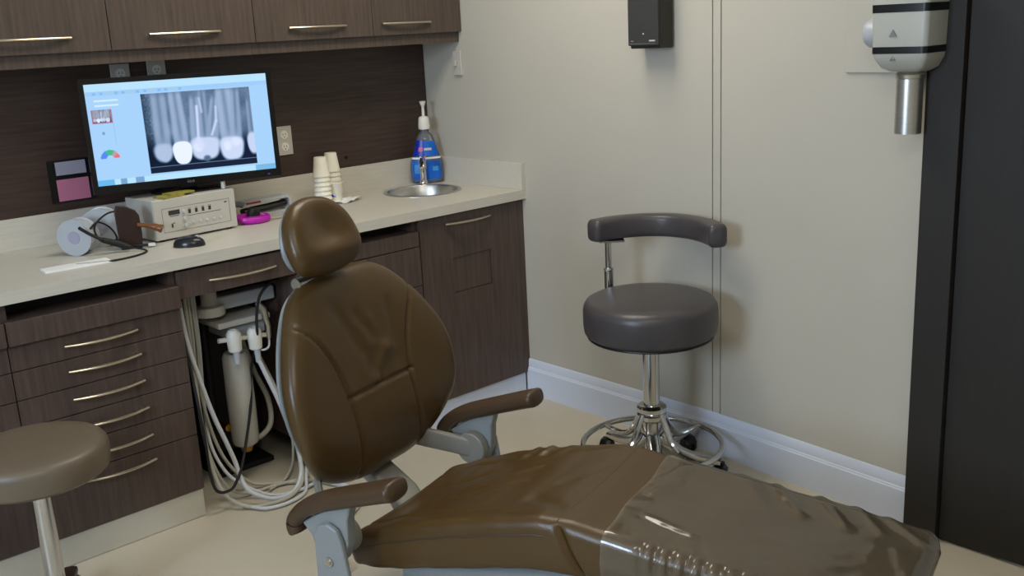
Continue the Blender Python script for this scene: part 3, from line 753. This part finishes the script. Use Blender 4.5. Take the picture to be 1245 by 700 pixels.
def stool_seat(R, zb, zt):
    h = zt - zb
    return G().lathe([(.0001, zb), (R * .85, zb), (R * .93, zb + h * .02), (R * .985, zb + h * .12), (R, zb + h * .3), (R, zb + h * .68), (R * .985, zb + h * .80), (R * .95, zb + h * .90), (R * .88, zb + h * .955), (R * .72, zb + h * .985), (R * .4, zb + h), (.0001, zb + h)], 72)

SC = Vector((-.297, -1.540, 0))
st = empty('dental_stool', SC, math.radians(-43), 'charcoal padded stool with curved backrest and chrome ring base, by the greige wall', 'stool')
# local x = to the right as seen from the counter side, y = toward the wall
sr = obj('seat', stool_seat(.228, .521, .655), 'greyvinyl', st)
obj('piping', G().sweep(ring_pts(.212, .521), .004, 8, closed=True), 'black', sr)
g = G(); g.box(-.10, .10, -.10, .10, .503, .5205); g.box(-.03, .03, -.03, .03, .465, .5035)
obj('seat_plate', g, 'black', st, .003)
g = G(); g.cyl((0, 0, .16), (0, 0, .48), .0285, n=32); obj('column', g, 'chrome', st)
obj('hub', G().lathe([(.030, .06), (.044, .07), (.046, .10), (.040, .155), (.036, .205), (.046, .212), (.052, .218), (.052, .232), (.045, .238), (.052, .244), (.052, .258), (.044, .265), (.030, .268)], 40), 'chrome', st)
obj('foot_ring', G().sweep(ring_pts(.243, .118, 72), .0105, 12, closed=True), 'chrome', st)
for k in range(4):
    a = math.radians(18 + 90 * k + 20); ca_, sa_ = math.cos(a), math.sin(a)
    pr = [(.044, .235), (.068, .195), (.095, .145), (.135, .118), (.19, .112), (.238, .117)]
    obj('ring_strut', G().sweep(spline([(r * ca_, r * sa_, z) for r, z in pr], 5), .0105, 10), 'chrome', st)
for k in range(5):
    a = math.radians(-92 + 72 * k); ca_, sa_ = math.cos(a), math.sin(a)
    pr = [(.030, .150), (.060, .125), (.10, .098), (.16, .082), (.24, .074)]
    P_ = spline([(r * ca_, r * sa_, z) for r, z in pr], 5)
    n_ = len(P_); lg_ = obj('leg', G().sweep(P_, [(.026 - .010 * i / n_, .020 - .008 * i / n_) for i in range(n_)], 14, e=3.0), 'chrome', st)
    caster(lg_, .245 * ca_, .245 * sa_, a + 1.1 * ((k % 3) - 1))
# backrest: arc pad
g = G(); pts = spline([(-.178, .165, 0), (-.135, .198, 0), (-.07, .228, 0), (.01, .240, 0), (.09, .222, 0), (.155, .172, 0), (.200, .100, 0), (.222, .030, 0), (.228, -.02, 0)], 6); rad = []; n_ = len(pts)
for i, p in enumerate(pts):
    t = i / (n_ - 1); q = min(t, 1 - t); e_ = math.sqrt(max(0, 1 - (1 - q / .04) ** 2)) if q < .04 else 1
    p.z = .852; rad.append((.032 * max(e_, .45), .040 * max(e_, .7)))
g.sweep(pts, rad, 24, e=4.0)
obj('backrest', g, 'greyvinyl', st, ang=60)
g = G(); px, py = -.118, .222
g.cyl((px, py, .54), (px, py, .70), .0165, n=20); g.cyl((px, py, .70), (px, py, .814), .0115, n=20); g.lathe([(.0001, 0), (.016, 0), (.019, .006), (.016, .012)], 20, c=(px, py, .694))
g.sweep(spline([(px, py, .58), (px, py, .52), (px + .012, py - .025, .498), (px + .05, py - .10, .498)], 5), .011, 12)
obj('back_post', g, 'chrome', st)
g = G(); g.box(px - .035, px + .055, py - .045, py + .02, .806, .812); g.cyl((px, py, .798), (px, py, .807), .018)
obj('mount_plate', g, 'chrome', st)
g = G(); g.cyl((px - .034, py - .01, .600), (px + .02, py, .600), .0125, n=16); g.lathe([(.0165, .575), (.024, .585), (.024, .612), (.0165, .620)], 20, c=(px, py, 0)); g.cyl((px - .048, py - .012, .600), (px - .034, py - .01, .600), .018, n=16)
obj('adjusting_knob', g, 'chrome', st)

# second stool, taupe round seat at the left
s2 = empty('round_stool', (-2.135, -.965, 0), 0, 'taupe round stool at the lower left in front of the drawers', 'stool')
obj('seat', stool_seat(.188, .470, .560), 'tray', s2)
obj('seat_plate', G().lathe([(.03, .445), (.10, .455), (.12, .470)], 28), 'black', s2)
obj('column', G().cyl((0, 0, .09), (0, 0, .455), .025, n=24), 'chrome', s2)
obj('hub', G().lathe([(.04, .055), (.05, .06), (.05, .10), (.035, .14), (.026, .15)], 28), 'darkwood', s2)
for k in range(5):
    a = math.radians(-8 + 72 * k); ca_, sa_ = math.cos(a), math.sin(a)
    P_ = [(r * ca_, r * sa_, z) for r, z in ((.03, .095), (.10, .085), (.17, .078), (.215, .072))]
    lg_ = obj('leg', G().sweep(P_, [(.026, .020), (.024, .017), (.024, .014), (.022, .012)], 14, e=3.2), 'darkwood', s2)
    caster(lg_, .195 * ca_, .195 * sa_, a + .7)

# ------------------------------------------------------------------ dental chair
CH = empty('dental_chair', (-1.355, -1.860, 0), math.radians(-74), 'brown reclined dental chair with headrest and two armrests, in the middle of the room', 'dental chair')
# local: x = toward the feet (s), y = across (t, + is the wall side), z up

def smooth_outline(pts, n):
    P = spline([(a, b, 0) for a, b in pts], 24, True)
    L = [0]
    for i in range(len(P)): L.append(L[-1] + (P[(i + 1) % len(P)] - P[i]).length)
    out = []; j = 0
    for k in range(n):
        d_ = L[-1] * k / n
        while L[j + 1] < d_: j += 1
        t = (d_ - L[j]) / max(1e-9, L[j + 1] - L[j]); q = P[j].lerp(P[(j + 1) % len(P)], t); out.append((q.x, q.y))
    return out
def seg_dist(u, v, line):
    best = 9
    for (ax, ay), (bx_, by_) in zip(line, line[1:]):
        dx_, dy_ = bx_ - ax, by_ - ay; t = clamp(((u - ax) * dx_ + (v - ay) * dy_) / (dx_ * dx_ + dy_ * dy_))
        best = min(best, math.hypot(u - ax - dx_ * t, v - ay - dy_ * t))
    return best
def fine(line, sub=8): return [(p.x, p.y) for p in spline([(a, b, 0) for a, b in line], sub)]
def cushion(outline, T0, surf, grooves, place, rings=70, n=220, cen=(0, .28), p=5.0, gd=.0085, gs=.0052):
    O = smooth_outline(outline, n); vs = []; fs = []
    def col(r): return (max(0, 1 - r ** p)) ** (1 / 2.2)
    for side in (1, -1):
        for i in range(1, rings + 1):
            r = math.sin(PI / 2 * (i / rings)) if i > rings * .0 else 0
            for (ou, ov) in O:
                u = cen[0] + (ou - cen[0]) * r; v = cen[1] + (ov - cen[1]) * r
                d_ = surf(u, v); h = T0 / 2 * col(r)
                w_ = d_ + side * h
                if side > 0:
                    for L_ in grooves: w_ -= gd * math.exp(-(seg_dist(u, v, L_) / gs) ** 2)
                vs.append(place(u, v, w_))
        vs.append(place(cen[0], cen[1], surf(*cen) + side * T0 / 2))
    blk = rings * n + 1
    for s_ in (0, 1):
        o_ = s_ * blk
        for i in range(rings - 1):
            for k in range(n):
                k2 = (k + 1) % n; f_ = (o_ + i * n + k, o_ + (i + 1) * n + k, o_ + (i + 1) * n + k2, o_ + i * n + k2)
                fs.append(f_ if s_ == 0 else tuple(reversed(f_)))
        for k in range(n):
            k2 = (k + 1) % n; f_ = (o_ + blk - 1, o_ + k, o_ + k2); fs.append(f_ if s_ == 0 else tuple(reversed(f_)))
    for k in range(n):
        k2 = (k + 1) % n; a_, b_ = (rings - 1) * n + k, (rings - 1) * n + k2
        fs.append((a_, a_ + blk, b_ + blk, b_))
    g = G(); g.add(vs, fs); return g

B0 = Vector((-.314, .425)); BD = Vector((-.2215, .975)).normalized(); BN = Vector((BD.y, -BD.x))
UC = .062
def back_place(u, v, w):
    q = B0 + BD * v + BN * w; return (q.x, UC + u, q.y)
def bsurf(u, v):
    c = .050 * (abs(u) / .31) ** 2.2 * sstep(-.05, .15, v) * (1 - .5 * sstep(.4, .56, v)) - .045
    c += .010 * math.exp(-((v - .13) / .12) ** 2) * math.exp(-(u / .2) ** 2)
    # creases gathered in the middle of the upper panel
    for (ax, ay, bx_, by_, w_, h_) in ((-.01, .24, .07, .31, .020, .004), (.02, .33, .09, .29, .016, .003), (-.05, .23, -.01, .36, .022, .003), (.02, .235, .05, .27, .012, -.004), (-.09, .45, .0, .26, .022, -.0045), (-.02, .42, .04, .33, .020, -.003), (.10, .25, .11, .42, .018, -.003), (.05, .31, .02, .40, .018, .003)):
        c += h_ * math.exp(-(seg_dist(u, v, [(ax, ay), (bx_, by_)]) / w_) ** 2)
    return c
hw = [(.115, -.004), (.225, .028), (.288, .080), (.322, .150), (.332, .225), (.322, .300), (.290, .375), (.242, .450), (.185, .512), (.110, .546)]
outl = [(0, -.006)] + hw + [(0, .548)] + [(-a, b) for a, b in reversed(hw)]
seamR = fine([(.135, -.02), (.128, .10), (.130, .22), (.150, .31), (.190, .39), (.235, .445), (.26, .475)])
seamL = [(-a, b) for a, b in seamR]
seamM = [(-.135, .222), (.135, .222)]
obj('backrest', cushion(outl, .115, bsurf, [seamR, seamL, seamM], back_place), 'leather', CH, ang=80)
# rear shell
shell_out = [(0, .01)] + [(a * .82, .03 + b * .90) for a, b in hw] + [(0, .535)] + [(-a * .82, .03 + b * .90) for a, b in reversed(hw)]
obj('back_shell', cushion(shell_out, .034, lambda u, v: -.116 + .046 * (abs(u) / .31) ** 2.2, [], back_place, 14, 120), 'chairgrey', CH, ang=80, label='cool grey rear shell')
# spine joining the backrest to the frame
g = G(); g.sweep([back_place(0, .25, -.15), back_place(0, .05, -.15), (-.30, UC, .33), (-.20, .02, .25), (-.05, 0, .235)], [(.05, .022), (.05, .025), (.045, .028), (.05, .032), (.06, .03)], 16, e=3.5)
obj('spine', g, 'chairgrey2', CH)
# headrest
H0 = Vector((-.428, .984)); HD = Vector((-.235, .972)).normalized(); HN = Vector((HD.y, -HD.x))
def head_place(u, v, w):
    q = H0 + HD * v + HN * w; return (q.x, -.012 + u, q.y)
def hsurf(u, v):
    return -.010 + .018 * (abs(u) / .12) ** 2 - .020 * math.exp(-(u / .07) ** 2 - ((v - .11) / .06) ** 2) + .014 * math.exp(-((v - .035) / .028) ** 2) * math.exp(-(u / .10) ** 2)
hh = [(.055, -.020), (.102, -.004), (.124, .032), (.124, .075), (.110, .120), (.086, .152), (.052, .174)]
ho = [(0, -.024)] + hh + [(0, .182)] + [(-a, b) for a, b in reversed(hh)]
rim = [(a * .80, .075 + (b - .075) * .80) for a, b in ho]; rim = fine(rim + [rim[0]], 4)
obj('headrest', cushion(ho, .092, hsurf, [], head_place, 40, 150, cen=(0, .08), p=3.2), 'leather', CH, ang=80)
obj('headrest_shell', cushion([(a * .74, .012 + b * .84) for a, b in ho], .03, lambda u, v: -.052, [], head_place, 10, 60, cen=(0, .08)), 'chairgrey', CH, label='cool grey shell behind the headrest')
g = G(); g.box(-.012, .012, -.045, .045, 0, .2)
g2 = G(); a_ = Vector(head_place(0, .06, -.07)); b_ = Vector(back_place(0, .36, -.115)); g2.sweep([a_, a_.lerp(b_, .5), b_], [(.034, .008)] * 3, 14, e=4)
obj('headrest_bar', g2, 'steel', CH)
g = G(); q = Vector(head_place(-.03, -.028, -.055)); g.cyl(q + Vector((0, -.045, 0)), q + Vector((0, .10, 0)), .016, n=20); obj('headrest_knuckle', g, 'steel', CH)

# seat and legrest lofts
def prof(tab, s):
    if s <= tab[0][0]: return tab[0][1]
    for (a, va), (b, vb) in zip(tab, tab[1:]):
        if a <= s <= b: t = (s - a) / (b - a); t = t * t * (3 - 2 * t) * .35 + t * .65; return va + (vb - va) * t
    return tab[-1][1]
TOP = [(-.26, .350), (-.2, .374), (-.1, .414), (0, .448), (.1, .476), (.2, .502), (.3, .524), (.37, .526), (.44, .518), (.6, .503), (.8, .485), (1.1, .458)]
WID = [(-.26, .225), (-.15, .238), (0, .242), (.2, .238), (.4, .228), (.6, .222), (1.1, .205)]
THK = [(-.26, .085), (-.1, .115), (.1, .125), (.3, .125), (.45, .112), (.8, .095), (1.1, .08)]
def csec(s, w, zt, th, extra=None, n=96, e=4.6):
    out = []; r = min(.030, th * .32, w * .4); rb = min(.02, th * .25)
    pts = []
    NT = max(20, n // 2)
    for k in range(NT + 1): pts.append((w - r - (2 * w - 2 * r) * k / NT, 0, True))
    for k in range(1, 9): a = PI / 2 * k / 8; pts.append((-w + r - r * math.sin(a), -r + r * math.cos(a), k < 6))
    for k in range(1, 8): pts.append((-w - .004 * math.sin(PI * k / 8), -r - (th - r - rb) * k / 8, False))
    for k in range(0, 6): a = PI / 2 * k / 5; pts.append((-w + rb - rb * math.cos(a), -th + rb - rb * math.sin(a), False))
    for k in range(1, 6): pts.append((-w + rb + (2 * w - 2 * rb) * k / 6, -th, False))
    for k in range(0, 6): a = PI / 2 * k / 5; pts.append((w - rb + rb * math.sin(a), -th + rb - rb * math.cos(a), False))
    for k in range(1, 8): pts.append((w + .004 * math.sin(PI * k / 8), -th + rb + (th - r - rb) * k / 8, False))
    for k in range(0, 8): a = PI / 2 * k / 8; pts.append((w - r + r * math.cos(a), -r + r * math.sin(a), k > 2))
    for y, dz, top in pts:
        zz = zt + dz; xx = s
        if top and s < .5: zz += .010 * ((y / w) ** 2 - .6) * (1 - sstep(.25, .5, s))
        if extra: xx, y, zz = extra(xx, y, zz, top)
        out.append((xx, y, zz))
    return out
def loft_cushion(s0, s1, extra=None, step=.006, off=0, round0=.03, round1=.03, e=4.6, n=96, rowfix=None):
    rows = []; N_ = int((s1 - s0) / step)
    for i in range(N_ + 1):
        s = s0 + (s1 - s0) * i / N_
        k = 1.
        if round0 and s - s0 < round0: k = math.sqrt(max(0, 1 - (1 - (s - s0) / round0) ** 2))
        if round1 and s1 - s < round1: k = min(k, math.sqrt(max(0, 1 - (1 - (s1 - s) / round1) ** 2)))
        w = prof(WID, s) + off; th = prof(THK, s) + 2 * off; zt = prof(TOP, s) + off
        kk = .06 + .94 * k
        row = csec(s, w - .027 * (1 - kk), zt - th / 2 * (1 - kk), th * kk, extra, n, e)
        if rowfix: row = [rowfix(p) for p in row]
        rows.append(row)
    g = G(); loft(rows, g); return g
def fold(u, v, F):
    c = 0
    for (ax, ay, bx_, by_, w_, h_) in F: c += h_ * math.exp(-(seg_dist(u, v, [(ax, ay), (bx_, by_)]) / w_) ** 2)
    return c
SF = [(.02, .17, .05, .22, .012, .006), (.07, .17, .09, .22, .012, .006), (.12, .17, .15, .21, .014, .004), (-.10, -.05, .12, .10, .010, .004), (-.05, -.10, .14, .02, .012, -.004), (-.15, .02, .02, .10, .014, -.004),
      (.22, -.10, .33, -.16, .02, -.006), (.25, .0, .34, .12, .02, -.004)]
def seat_extra(x, y, z, top):
    if top:
        k = 1 - sstep(.24, .34, x)
        z -= k * .006 * math.exp(-((abs(y) - (.165 + .03 * sstep(.0, .3, x))) / .006) ** 2)
        z += fold(x, y, SF) * (1 - sstep(.30, .344, x))
    # the far end slants forward toward the near side
    dz = max(0, prof(TOP, x) - z); y *= 1 - .045 * math.exp(-((x - .345) / .009) ** 2) * sstep(.004, .02, dz)
    return x + .55 * sstep(.24, .345, x) * dz, y, z
obj('seat', loft_cushion(-.258, .345, seat_extra, round1=0, step=.0045), 'leather', CH, ang=80)
def leg_extra(x, y, z, top):
    dz = max(0, prof(TOP, x) - z); y *= 1 - .045 * math.exp(-((x - .345) / .009) ** 2) * sstep(.004, .02, dz)
    return x + .55 * (1 - sstep(.345, .46, x)) * dz, y, z
obj('legrest', loft_cushion(.345, 1.052, leg_extra, step=.0045, round0=0), 'leather', CH, ang=80)
# side welt along the seat
for s_ in (-1, 1):
    pts = [(x, s_ * (prof(WID, x) + .001), prof(TOP, x) - .036) for x in [(-.22 + .03 * i) for i in range(19)]]
    obj('welt', G().sweep(pts, .0022, 6), 'leather_d', CH)
# under-seat shell, lift column and floor plate
rows = []
for s, w, z0, z1 in ((-.17, .10, .255, .285), (-.12, .185, .225, .30), (0, .20, .215, .335), (.2, .20, .225, .375), (.34, .195, .26, .400), (.5, .165, .33, .402), (.8, .14, .35, .388), (.98, .10, .355, .374)):
    row = []
    for k in range(32):
        a = 2 * PI * k / 32; c_, s_ = math.cos(a), math.sin(a)
        row.append((s, w * (abs(c_) ** .5) * (1 if c_ >= 0 else -1), (z0 + z1) / 2 + (z1 - z0) / 2 * (abs(s_) ** .5) * (1 if s_ >= 0 else -1)))
    rows.append(row)
g = G(); loft(rows, g); obj('under_shell', g, 'chairgrey', CH, label='pale grey shell under the seat')
g = G(); g.box(-.21, -.15, -.13, .13, .235, .275); obj('pivot_bar', g, 'black', CH, .006)
g = G(); g.sweep([(.05, 0, .25), (.10, 0, .15), (.12, 0, .05)], [(.09, .07), (.10, .08), (.11, .10)], 24, e=4); obj('lift_column', g, 'chairgrey', CH)
g = G(); g.prism([(-.25, -.15), (-.18, -.22), (.38, -.22), (.50, -.14), (.50, .14), (.38, .22), (-.18, .22), (-.25, .15)], 0, .055); obj('floor_plate', g, 'chairgrey', CH, .015, 3)
# armrests
def armrest(sg):
    A = empty('armrest', (0, 0, 0)); A.parent = CH
    t = sg * .315
    path = [(-.318, .392), (-.326, .412), (-.318, .436), (-.285, .466), (-.235, .491), (-.17, .514), (-.09, .541), (-.03, .561), (-.004, .568)]
    P_ = spline([(s, t, z) for s, z in path], 5); n_ = len(P_); rad = []
    for i in range(n_):
        x = i / (n_ - 1); e_ = 1
        if x > .93: e_ = math.sqrt(max(.03, 1 - ((x - .93) / .07) ** 2))
        if x < .05: e_ = math.sqrt(max(.1, 1 - ((.05 - x) / .05) ** 2))
        rad.append(((.033 + .009 * x) * e_, (.021 + .003 * x) * e_))
    obj('pad', G().sweep(P_, rad, 20, up=(0, 0, 1), e=2.6), 'padbrown', A, ang=70)
    # bracket under the pad, tapering into the hub
    g = G(); g.prism([(-.300, .428), (-.215, .482), (-.140, .508), (-.155, .462), (-.158, .40), (-.178, .352), (-.225, .338), (-.262, .36), (-.272, .398)], t - .016, t + .016, ax='y')
    obj('arm_bracket', g, 'chairgrey', A, .006, 3)
    ti = t - sg * .017
    g = G(); g.cyl((-.212, ti, .395), (-.212, ti - sg * .030, .395), .047, n=36); obj('hub_cap', g, 'chairgrey2', A, .004, 3)
    # plate running down to the seat frame
    to = t + sg * .017
    poly = [(-.250, .415), (-.235, .442), (-.205, .452), (-.178, .44), (-.165, .41), (-.148, .30), (-.138, .20), (-.150, .165), (-.235, .165), (-.248, .20), (-.252, .30)]
    g = G(); g.prism(poly, min(to, to + sg * .016), max(to, to + sg * .016), ax='y'); obj('side_plate', g, 'chairgrey', A, .006, 3)
    g = G(); g.cyl((-.205, to + sg * .0155, .355), (-.205, to + sg * .0215, .355), .012, n=20); g.cyl((-.205, to + sg * .021, .355), (-.205, to + sg * .024, .355), .007, n=20); obj('bolt', g, 'steel', A)
    g = G(); g.box(-.235, -.150, *sorted((sg * .19, to + sg * .002)), .170, .225); obj('cross_arm', g, 'chairgrey', A, .008)
    # link from the hub back to the backrest hinge
    g = G(); g.sweep([(-.205, t - sg * .035, .395), (-.26, t - sg * .05, .405), (-.33, t - sg * .085, .425), (-.375, t - sg * .13, .45)], [(.010, .030), (.010, .028), (.010, .028), (.010, .026)], 14, e=4)
    obj('back_link', g, 'chairgrey2', A)
    return A
armrest(1); armrest(-1)

# clear sleeve over the legrest: its own thing
def film_extra(x, y, z, top):
    w = prof(WID, x)
    if top:
        z += .0022 * noise.noise(Vector((x * 9, y * 14, 2))) + .0008 * noise.noise(Vector((x * 30, y * 35, 5)))
        for (ax, ay, bx_, by_, w_, h_) in ((.70, .20, .78, .10, .014, .010), (.80, .20, .88, .09, .013, .010), (.88, .20, .95, .11, .012, .008), (.95, .19, 1.03, .12, .013, .010), (.50, .17, .46, .06, .012, .006), (.47, .0, .50, .10, .010, .006), (.50, -.10, .62, -.12, .010, .006), (.62, .20, .68, .12, .018, .006), (1.0, .05, 1.06, -.1, .02, .006)):
            z += .7 * h_ * math.exp(-(seg_dist(x, y, [(ax, ay), (bx_, by_)]) / w_) ** 2)
    if y < -.80 * w:
        k = sstep(.80, .97, -y / w) * (1 - sstep(.0, .07, prof(TOP, x) - z - .01)) * sstep(.50, .56, x)
        y -= .0060 * k * math.sin(x * 2 * PI / .036 + 1.3 * noise.noise(Vector((x * 8, 0, 0)))) ; z += .002 * k * math.sin(x * 2 * PI / .036)
    x2 = x - (.055 * (-y / .23 * .5)) * (1 - sstep(.44, .6, x)) * 0
    if x < .60: x2 += (.004 * math.sin(y * 26) - .012 * (y / .22)) * (1 - sstep(.46, .60, x))
    return x2, y, z
g = loft_cushion(.440, 1.060, film_extra, step=.006, off=.0040, round0=0, n=192)
g.f = g.f[:-2] + [g.f[-1]]; g.mi = g.mi[:len(g.f)]          # open at the knee end
T_ch = Matrix.Translation(CH.location) @ Matrix.Rotation(math.radians(-74), 4, 'Z')
cv = obj('plastic_sleeve', g, 'film', ang=80)
cv.location = CH.location; cv.rotation_euler.z = math.radians(-74)
tag(cv, 'clear glossy plastic sleeve pulled over the foot end of the dental chair', 'cover')

# ------------------------------------------------------------------ delivery unit and hoses in the knee space
DU = empty('delivery_unit', (-1.30, -.42, 0), 0, 'white dental delivery unit with hoses inside the open knee space', 'dental unit')
def L_(x, y, z): return (x + 1.30, y + .42, z)
def lb(g, x0, x1, y0, y1, z0, z1): return g.box(x0 + 1.30, x1 + 1.30, y0 + .42, y1 + .42, z0, z1)
obj('arm', lb(G(), -1.345, -1.11, -.47, -.40, .650, .700), 'greyplastic', DU, .008, 3)
g = G(); g.lathe([(.0001, .64), (.050, .64), (.052, .648), (.050, .672), (.032, .678), (.028, .69), (.028, .745), (.0001, .745)], 32, c=(-.055, -.03, 0)); obj('pivot_hub', g, 'offwhite', DU)
obj('upper_tray', lb(G(), -1.365, -1.165, -.52, -.30, .598, .620), 'offwhite', DU, .005)
obj('junction_box', lb(G(), -1.315, -1.175, -.49, -.33, .545, .590), 'greyplastic', DU, .004)
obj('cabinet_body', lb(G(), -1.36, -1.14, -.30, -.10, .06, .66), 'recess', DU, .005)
obj('support_post', G().cyl(L_(-1.33, -.32, 0.0), L_(-1.33, -.32, .60), .014, n=16), 'recess', DU)
obj('base_plate', lb(G(), -1.37, -1.14, -.38, -.08, 0, .02), 'recess', DU, .004)
g = G(); g.lathe([(.0001, .130), (.030, .130), (.044, .140), (.048, .155), (.050, .30), (.048, .470), (.040, .486), (.0001, .488)], 40, c=(.018, -.03, 0)); obj('canister', g, 'offwhite', DU)
g = G(); g.lathe([(.0001, .105), (.02, .108), (.026, .130), (.0001, .131)], 20, c=(.018, -.03, 0)); obj('drain_cap', g, 'brass', DU); g = G(); g.cyl(L_(-1.345, -.27, .21), L_(-1.335, -.44, .21), .014); obj('brass_fitting', g, 'brass', DU)
hb = obj('holder_bar', G().cyl(L_(-1.372, -.52, .562), L_(-1.180, -.52, .540), .0085, n=16), 'white', DU)
for k, (x, z) in enumerate(((-1.318, .556), (-1.240, .546))):
    T2 = Matrix.Translation(L_(x, -.528, z))
    g = G(); g.lathe([(.016, -.045), (.023, -.040), (.026, -.0), (.025, .022), (.017, .034), (.010, .036), (.010, -.045), (.016, -.045)], 24, T=T2); obj('holder', g, 'white', DU)
g = G(); g.cyl(L_(-1.318, -.535, .535), L_(-1.318, -.535, .47), .013, .011); obj('suction_handle', g, 'greyplastic', DU)
g = G(); g.cyl(L_(-1.240, -.535, .53), L_(-1.238, -.535, .455), .012, .010); obj('suction_handle', g, 'greyplastic', DU)
sy_ = obj('syringe', G().sweep([L_(-1.183, -.525, .53), L_(-1.184, -.53, .575), L_(-1.190, -.53, .600), L_(-1.196, -.53, .640), L_(-1.216, -.53, .662)], [(.009, .009), (.010, .010), (.012, .012), (.013, .013), (.010, .010)], 14), 'steel', DU)
obj('syringe_tip', G().cyl(L_(-1.214, -.53, .660), L_(-1.206, -.545, .695), .007, .005), 'white', DU)
obj('syringe_hose', G().tube([L_(-1.183, -.525, .53), L_(-1.19, -.53, .50), L_(-1.215, -.54, .495), L_(-1.24, -.52, .50)], .004), 'hosew', DU)
HZ = [  # world points of each hose
    ([(-1.505, -.55, .74), (-1.500, -.56, .60), (-1.478, -.57, .46), (-1.452, -.58, .33), (-1.425, -.59, .23), (-1.405, -.60, .15), (-1.40, -.62, .09), (-1.39, -.66, .05), (-1.33, -.70, .014), (-1.25, -.70, .012), (-1.19, -.66, .05), (-1.165, -.61, .12), (-1.17, -.57, .20), (-1.19, -.555, .30), (-1.22, -.545, .40), (-1.238, -.538, .46)], .0078, 'hosew'),
    ([(-1.465, -.50, .76), (-1.468, -.51, .60), (-1.478, -.53, .42), (-1.480, -.55, .25), (-1.478, -.58, .13), (-1.462, -.62, .05), (-1.42, -.68, .012), (-1.35, -.72, .010), (-1.27, -.72, .010), (-1.20, -.68, .03), (-1.165, -.62, .09), (-1.15, -.56, .18)], .0068, 'hose'),
    ([(-1.445, -.48, .76), (-1.448, -.49, .58), (-1.462, -.50, .40), (-1.468, -.52, .24), (-1.455, -.55, .12), (-1.42, -.57, .04), (-1.36, -.59, .011), (-1.28, -.60, .010), (-1.21, -.62, .012), (-1.15, -.65, .02)], .0058, 'hose'),
    ([(-1.425, -.46, .76), (-1.430, -.48, .55), (-1.445, -.49, .38), (-1.42, -.50, .20), (-1.38, -.52, .09), (-1.32, -.55, .02), (-1.24, -.60, .010), (-1.17, -.66, .010), (-1.12, -.72, .010)], .006, 'hose'),
    ([(-1.405, -.44, .76), (-1.415, -.46, .55), (-1.43, -.47, .35), (-1.44, -.50, .20), (-1.42, -.55, .10), (-1.38, -.60, .05), (-1.32, -.66, .012), (-1.25, -.70, .010), (-1.17, -.70, .012), (-1.10, -.66, .012)], .006, 'hosew'),
    ([(-1.20, -.34, .50), (-1.17, -.36, .36), (-1.15, -.40, .26), (-1.17, -.44, .18), (-1.215, -.44, .14), (-1.27, -.42, .13)], .010, 'hose'),
    ([(-1.17, -.40, .45), (-1.14, -.46, .30), (-1.125, -.50, .16), (-1.15, -.54, .06), (-1.21, -.58, .012), (-1.30, -.62, .010)], .005, 'hose'),
    ([(-1.16, -.60, .20), (-1.155, -.66, .10), (-1.165, -.74, .04), (-1.195, -.80, .010), (-1.24, -.85, .008), (-1.28, -.84, .008)], .005, 'hose'),
    ([(-1.12, -.60, .24), (-1.13, -.63, .12), (-1.17, -.66, .04), (-1.22, -.73, .010), (-1.30, -.76, .010), (-1.38, -.74, .010), (-1.42, -.66, .010)], .006, 'hosew'),
]
for pts, r, m_ in HZ:
    obj('hose', G().tube([L_(*p) for p in pts], r, 10, sub=5), m_, DU)
bk = [(-1.13, -.54, .735), (-1.17, -.545, .728), (-1.215, -.55, .69), (-1.235, -.55, .62), (-1.240, -.55, .56), (-1.235, -.51, .50), (-1.25, -.485, .40), (-1.27, -.50, .30), (-1.32, -.54, .20), (-1.38, -.60, .13), (-1.42, -.635, .10), (-1.455, -.645, .075), (-1.50, -.64, .085), (-1.512, -.63, .15), (-1.515, -.628, .30), (-1.518, -.60, .50), (-1.515, -.55, .70)]
tag(obj('black_cable', G().tube(bk, .0052, 8), 'blackrub'), 'black cable hanging in front of the white canister and down the drawer edge', 'cable')
for nm, (x, y), lb_ in (('suction_hose', (0, 0), 'x'),): pass
# pale hose from chair base toward the knee space
hz = [(-1.42, -1.30, .012), (-1.40, -1.16, .010), (-1.33, -1.05, .010), (-1.22, -1.0, .010), (-1.12, -.92, .010), (-1.10, -.80, .010), (-1.13, -.70, .012)]
tag(obj('floor_hose', G().tube(hz, .011, 10), 'hosew'), 'pale hose running over the floor behind the dental chair', 'hose')

# ------------------------------------------------------------------ camera and world
cam = bpy.data.cameras.new('camera'); co = bpy.data.objects.new('camera', cam); COL.objects.link(co); sc.camera = co
yaw, pitch, roll_ = math.radians(42.10534961), math.radians(-14.54598617), math.radians(-2.91855082)
cy, sy, cp, spp = math.cos(yaw), math.sin(yaw), math.cos(pitch), math.sin(pitch)
f_ = Vector((cp * sy, cp * cy, spp)); r_ = Vector((cy, -sy, 0)); u_ = r_.cross(f_)
c_, s_ = math.cos(roll_), math.sin(roll_)
R_ = r_ * c_ + u_ * s_; U_ = u_ * c_ - r_ * s_
mw_ = Matrix((R_, U_, -f_)).transposed().to_4x4(); mw_.translation = Vector((-2.85363, -3.67685, 1.56294))
co.matrix_world = mw_
cam.sensor_width = 36; cam.lens = 1230.865 / 1245 * 36; cam.clip_start = .05

w = bpy.data.worlds.new('world'); sc.world = w; w.use_nodes = True
w.node_tree.nodes['Background'].inputs[0].default_value = (.55, .66, .85, 1); w.node_tree.nodes['Background'].inputs[1].default_value = .6
vs_ = sc.view_settings
sc.display_settings.display_device = 'sRGB'
vs_.view_transform = 'Standard'; vs_.look = 'None'; vs_.gamma = 1; vs_.use_curve_mapping = False; vs_.exposure = 0
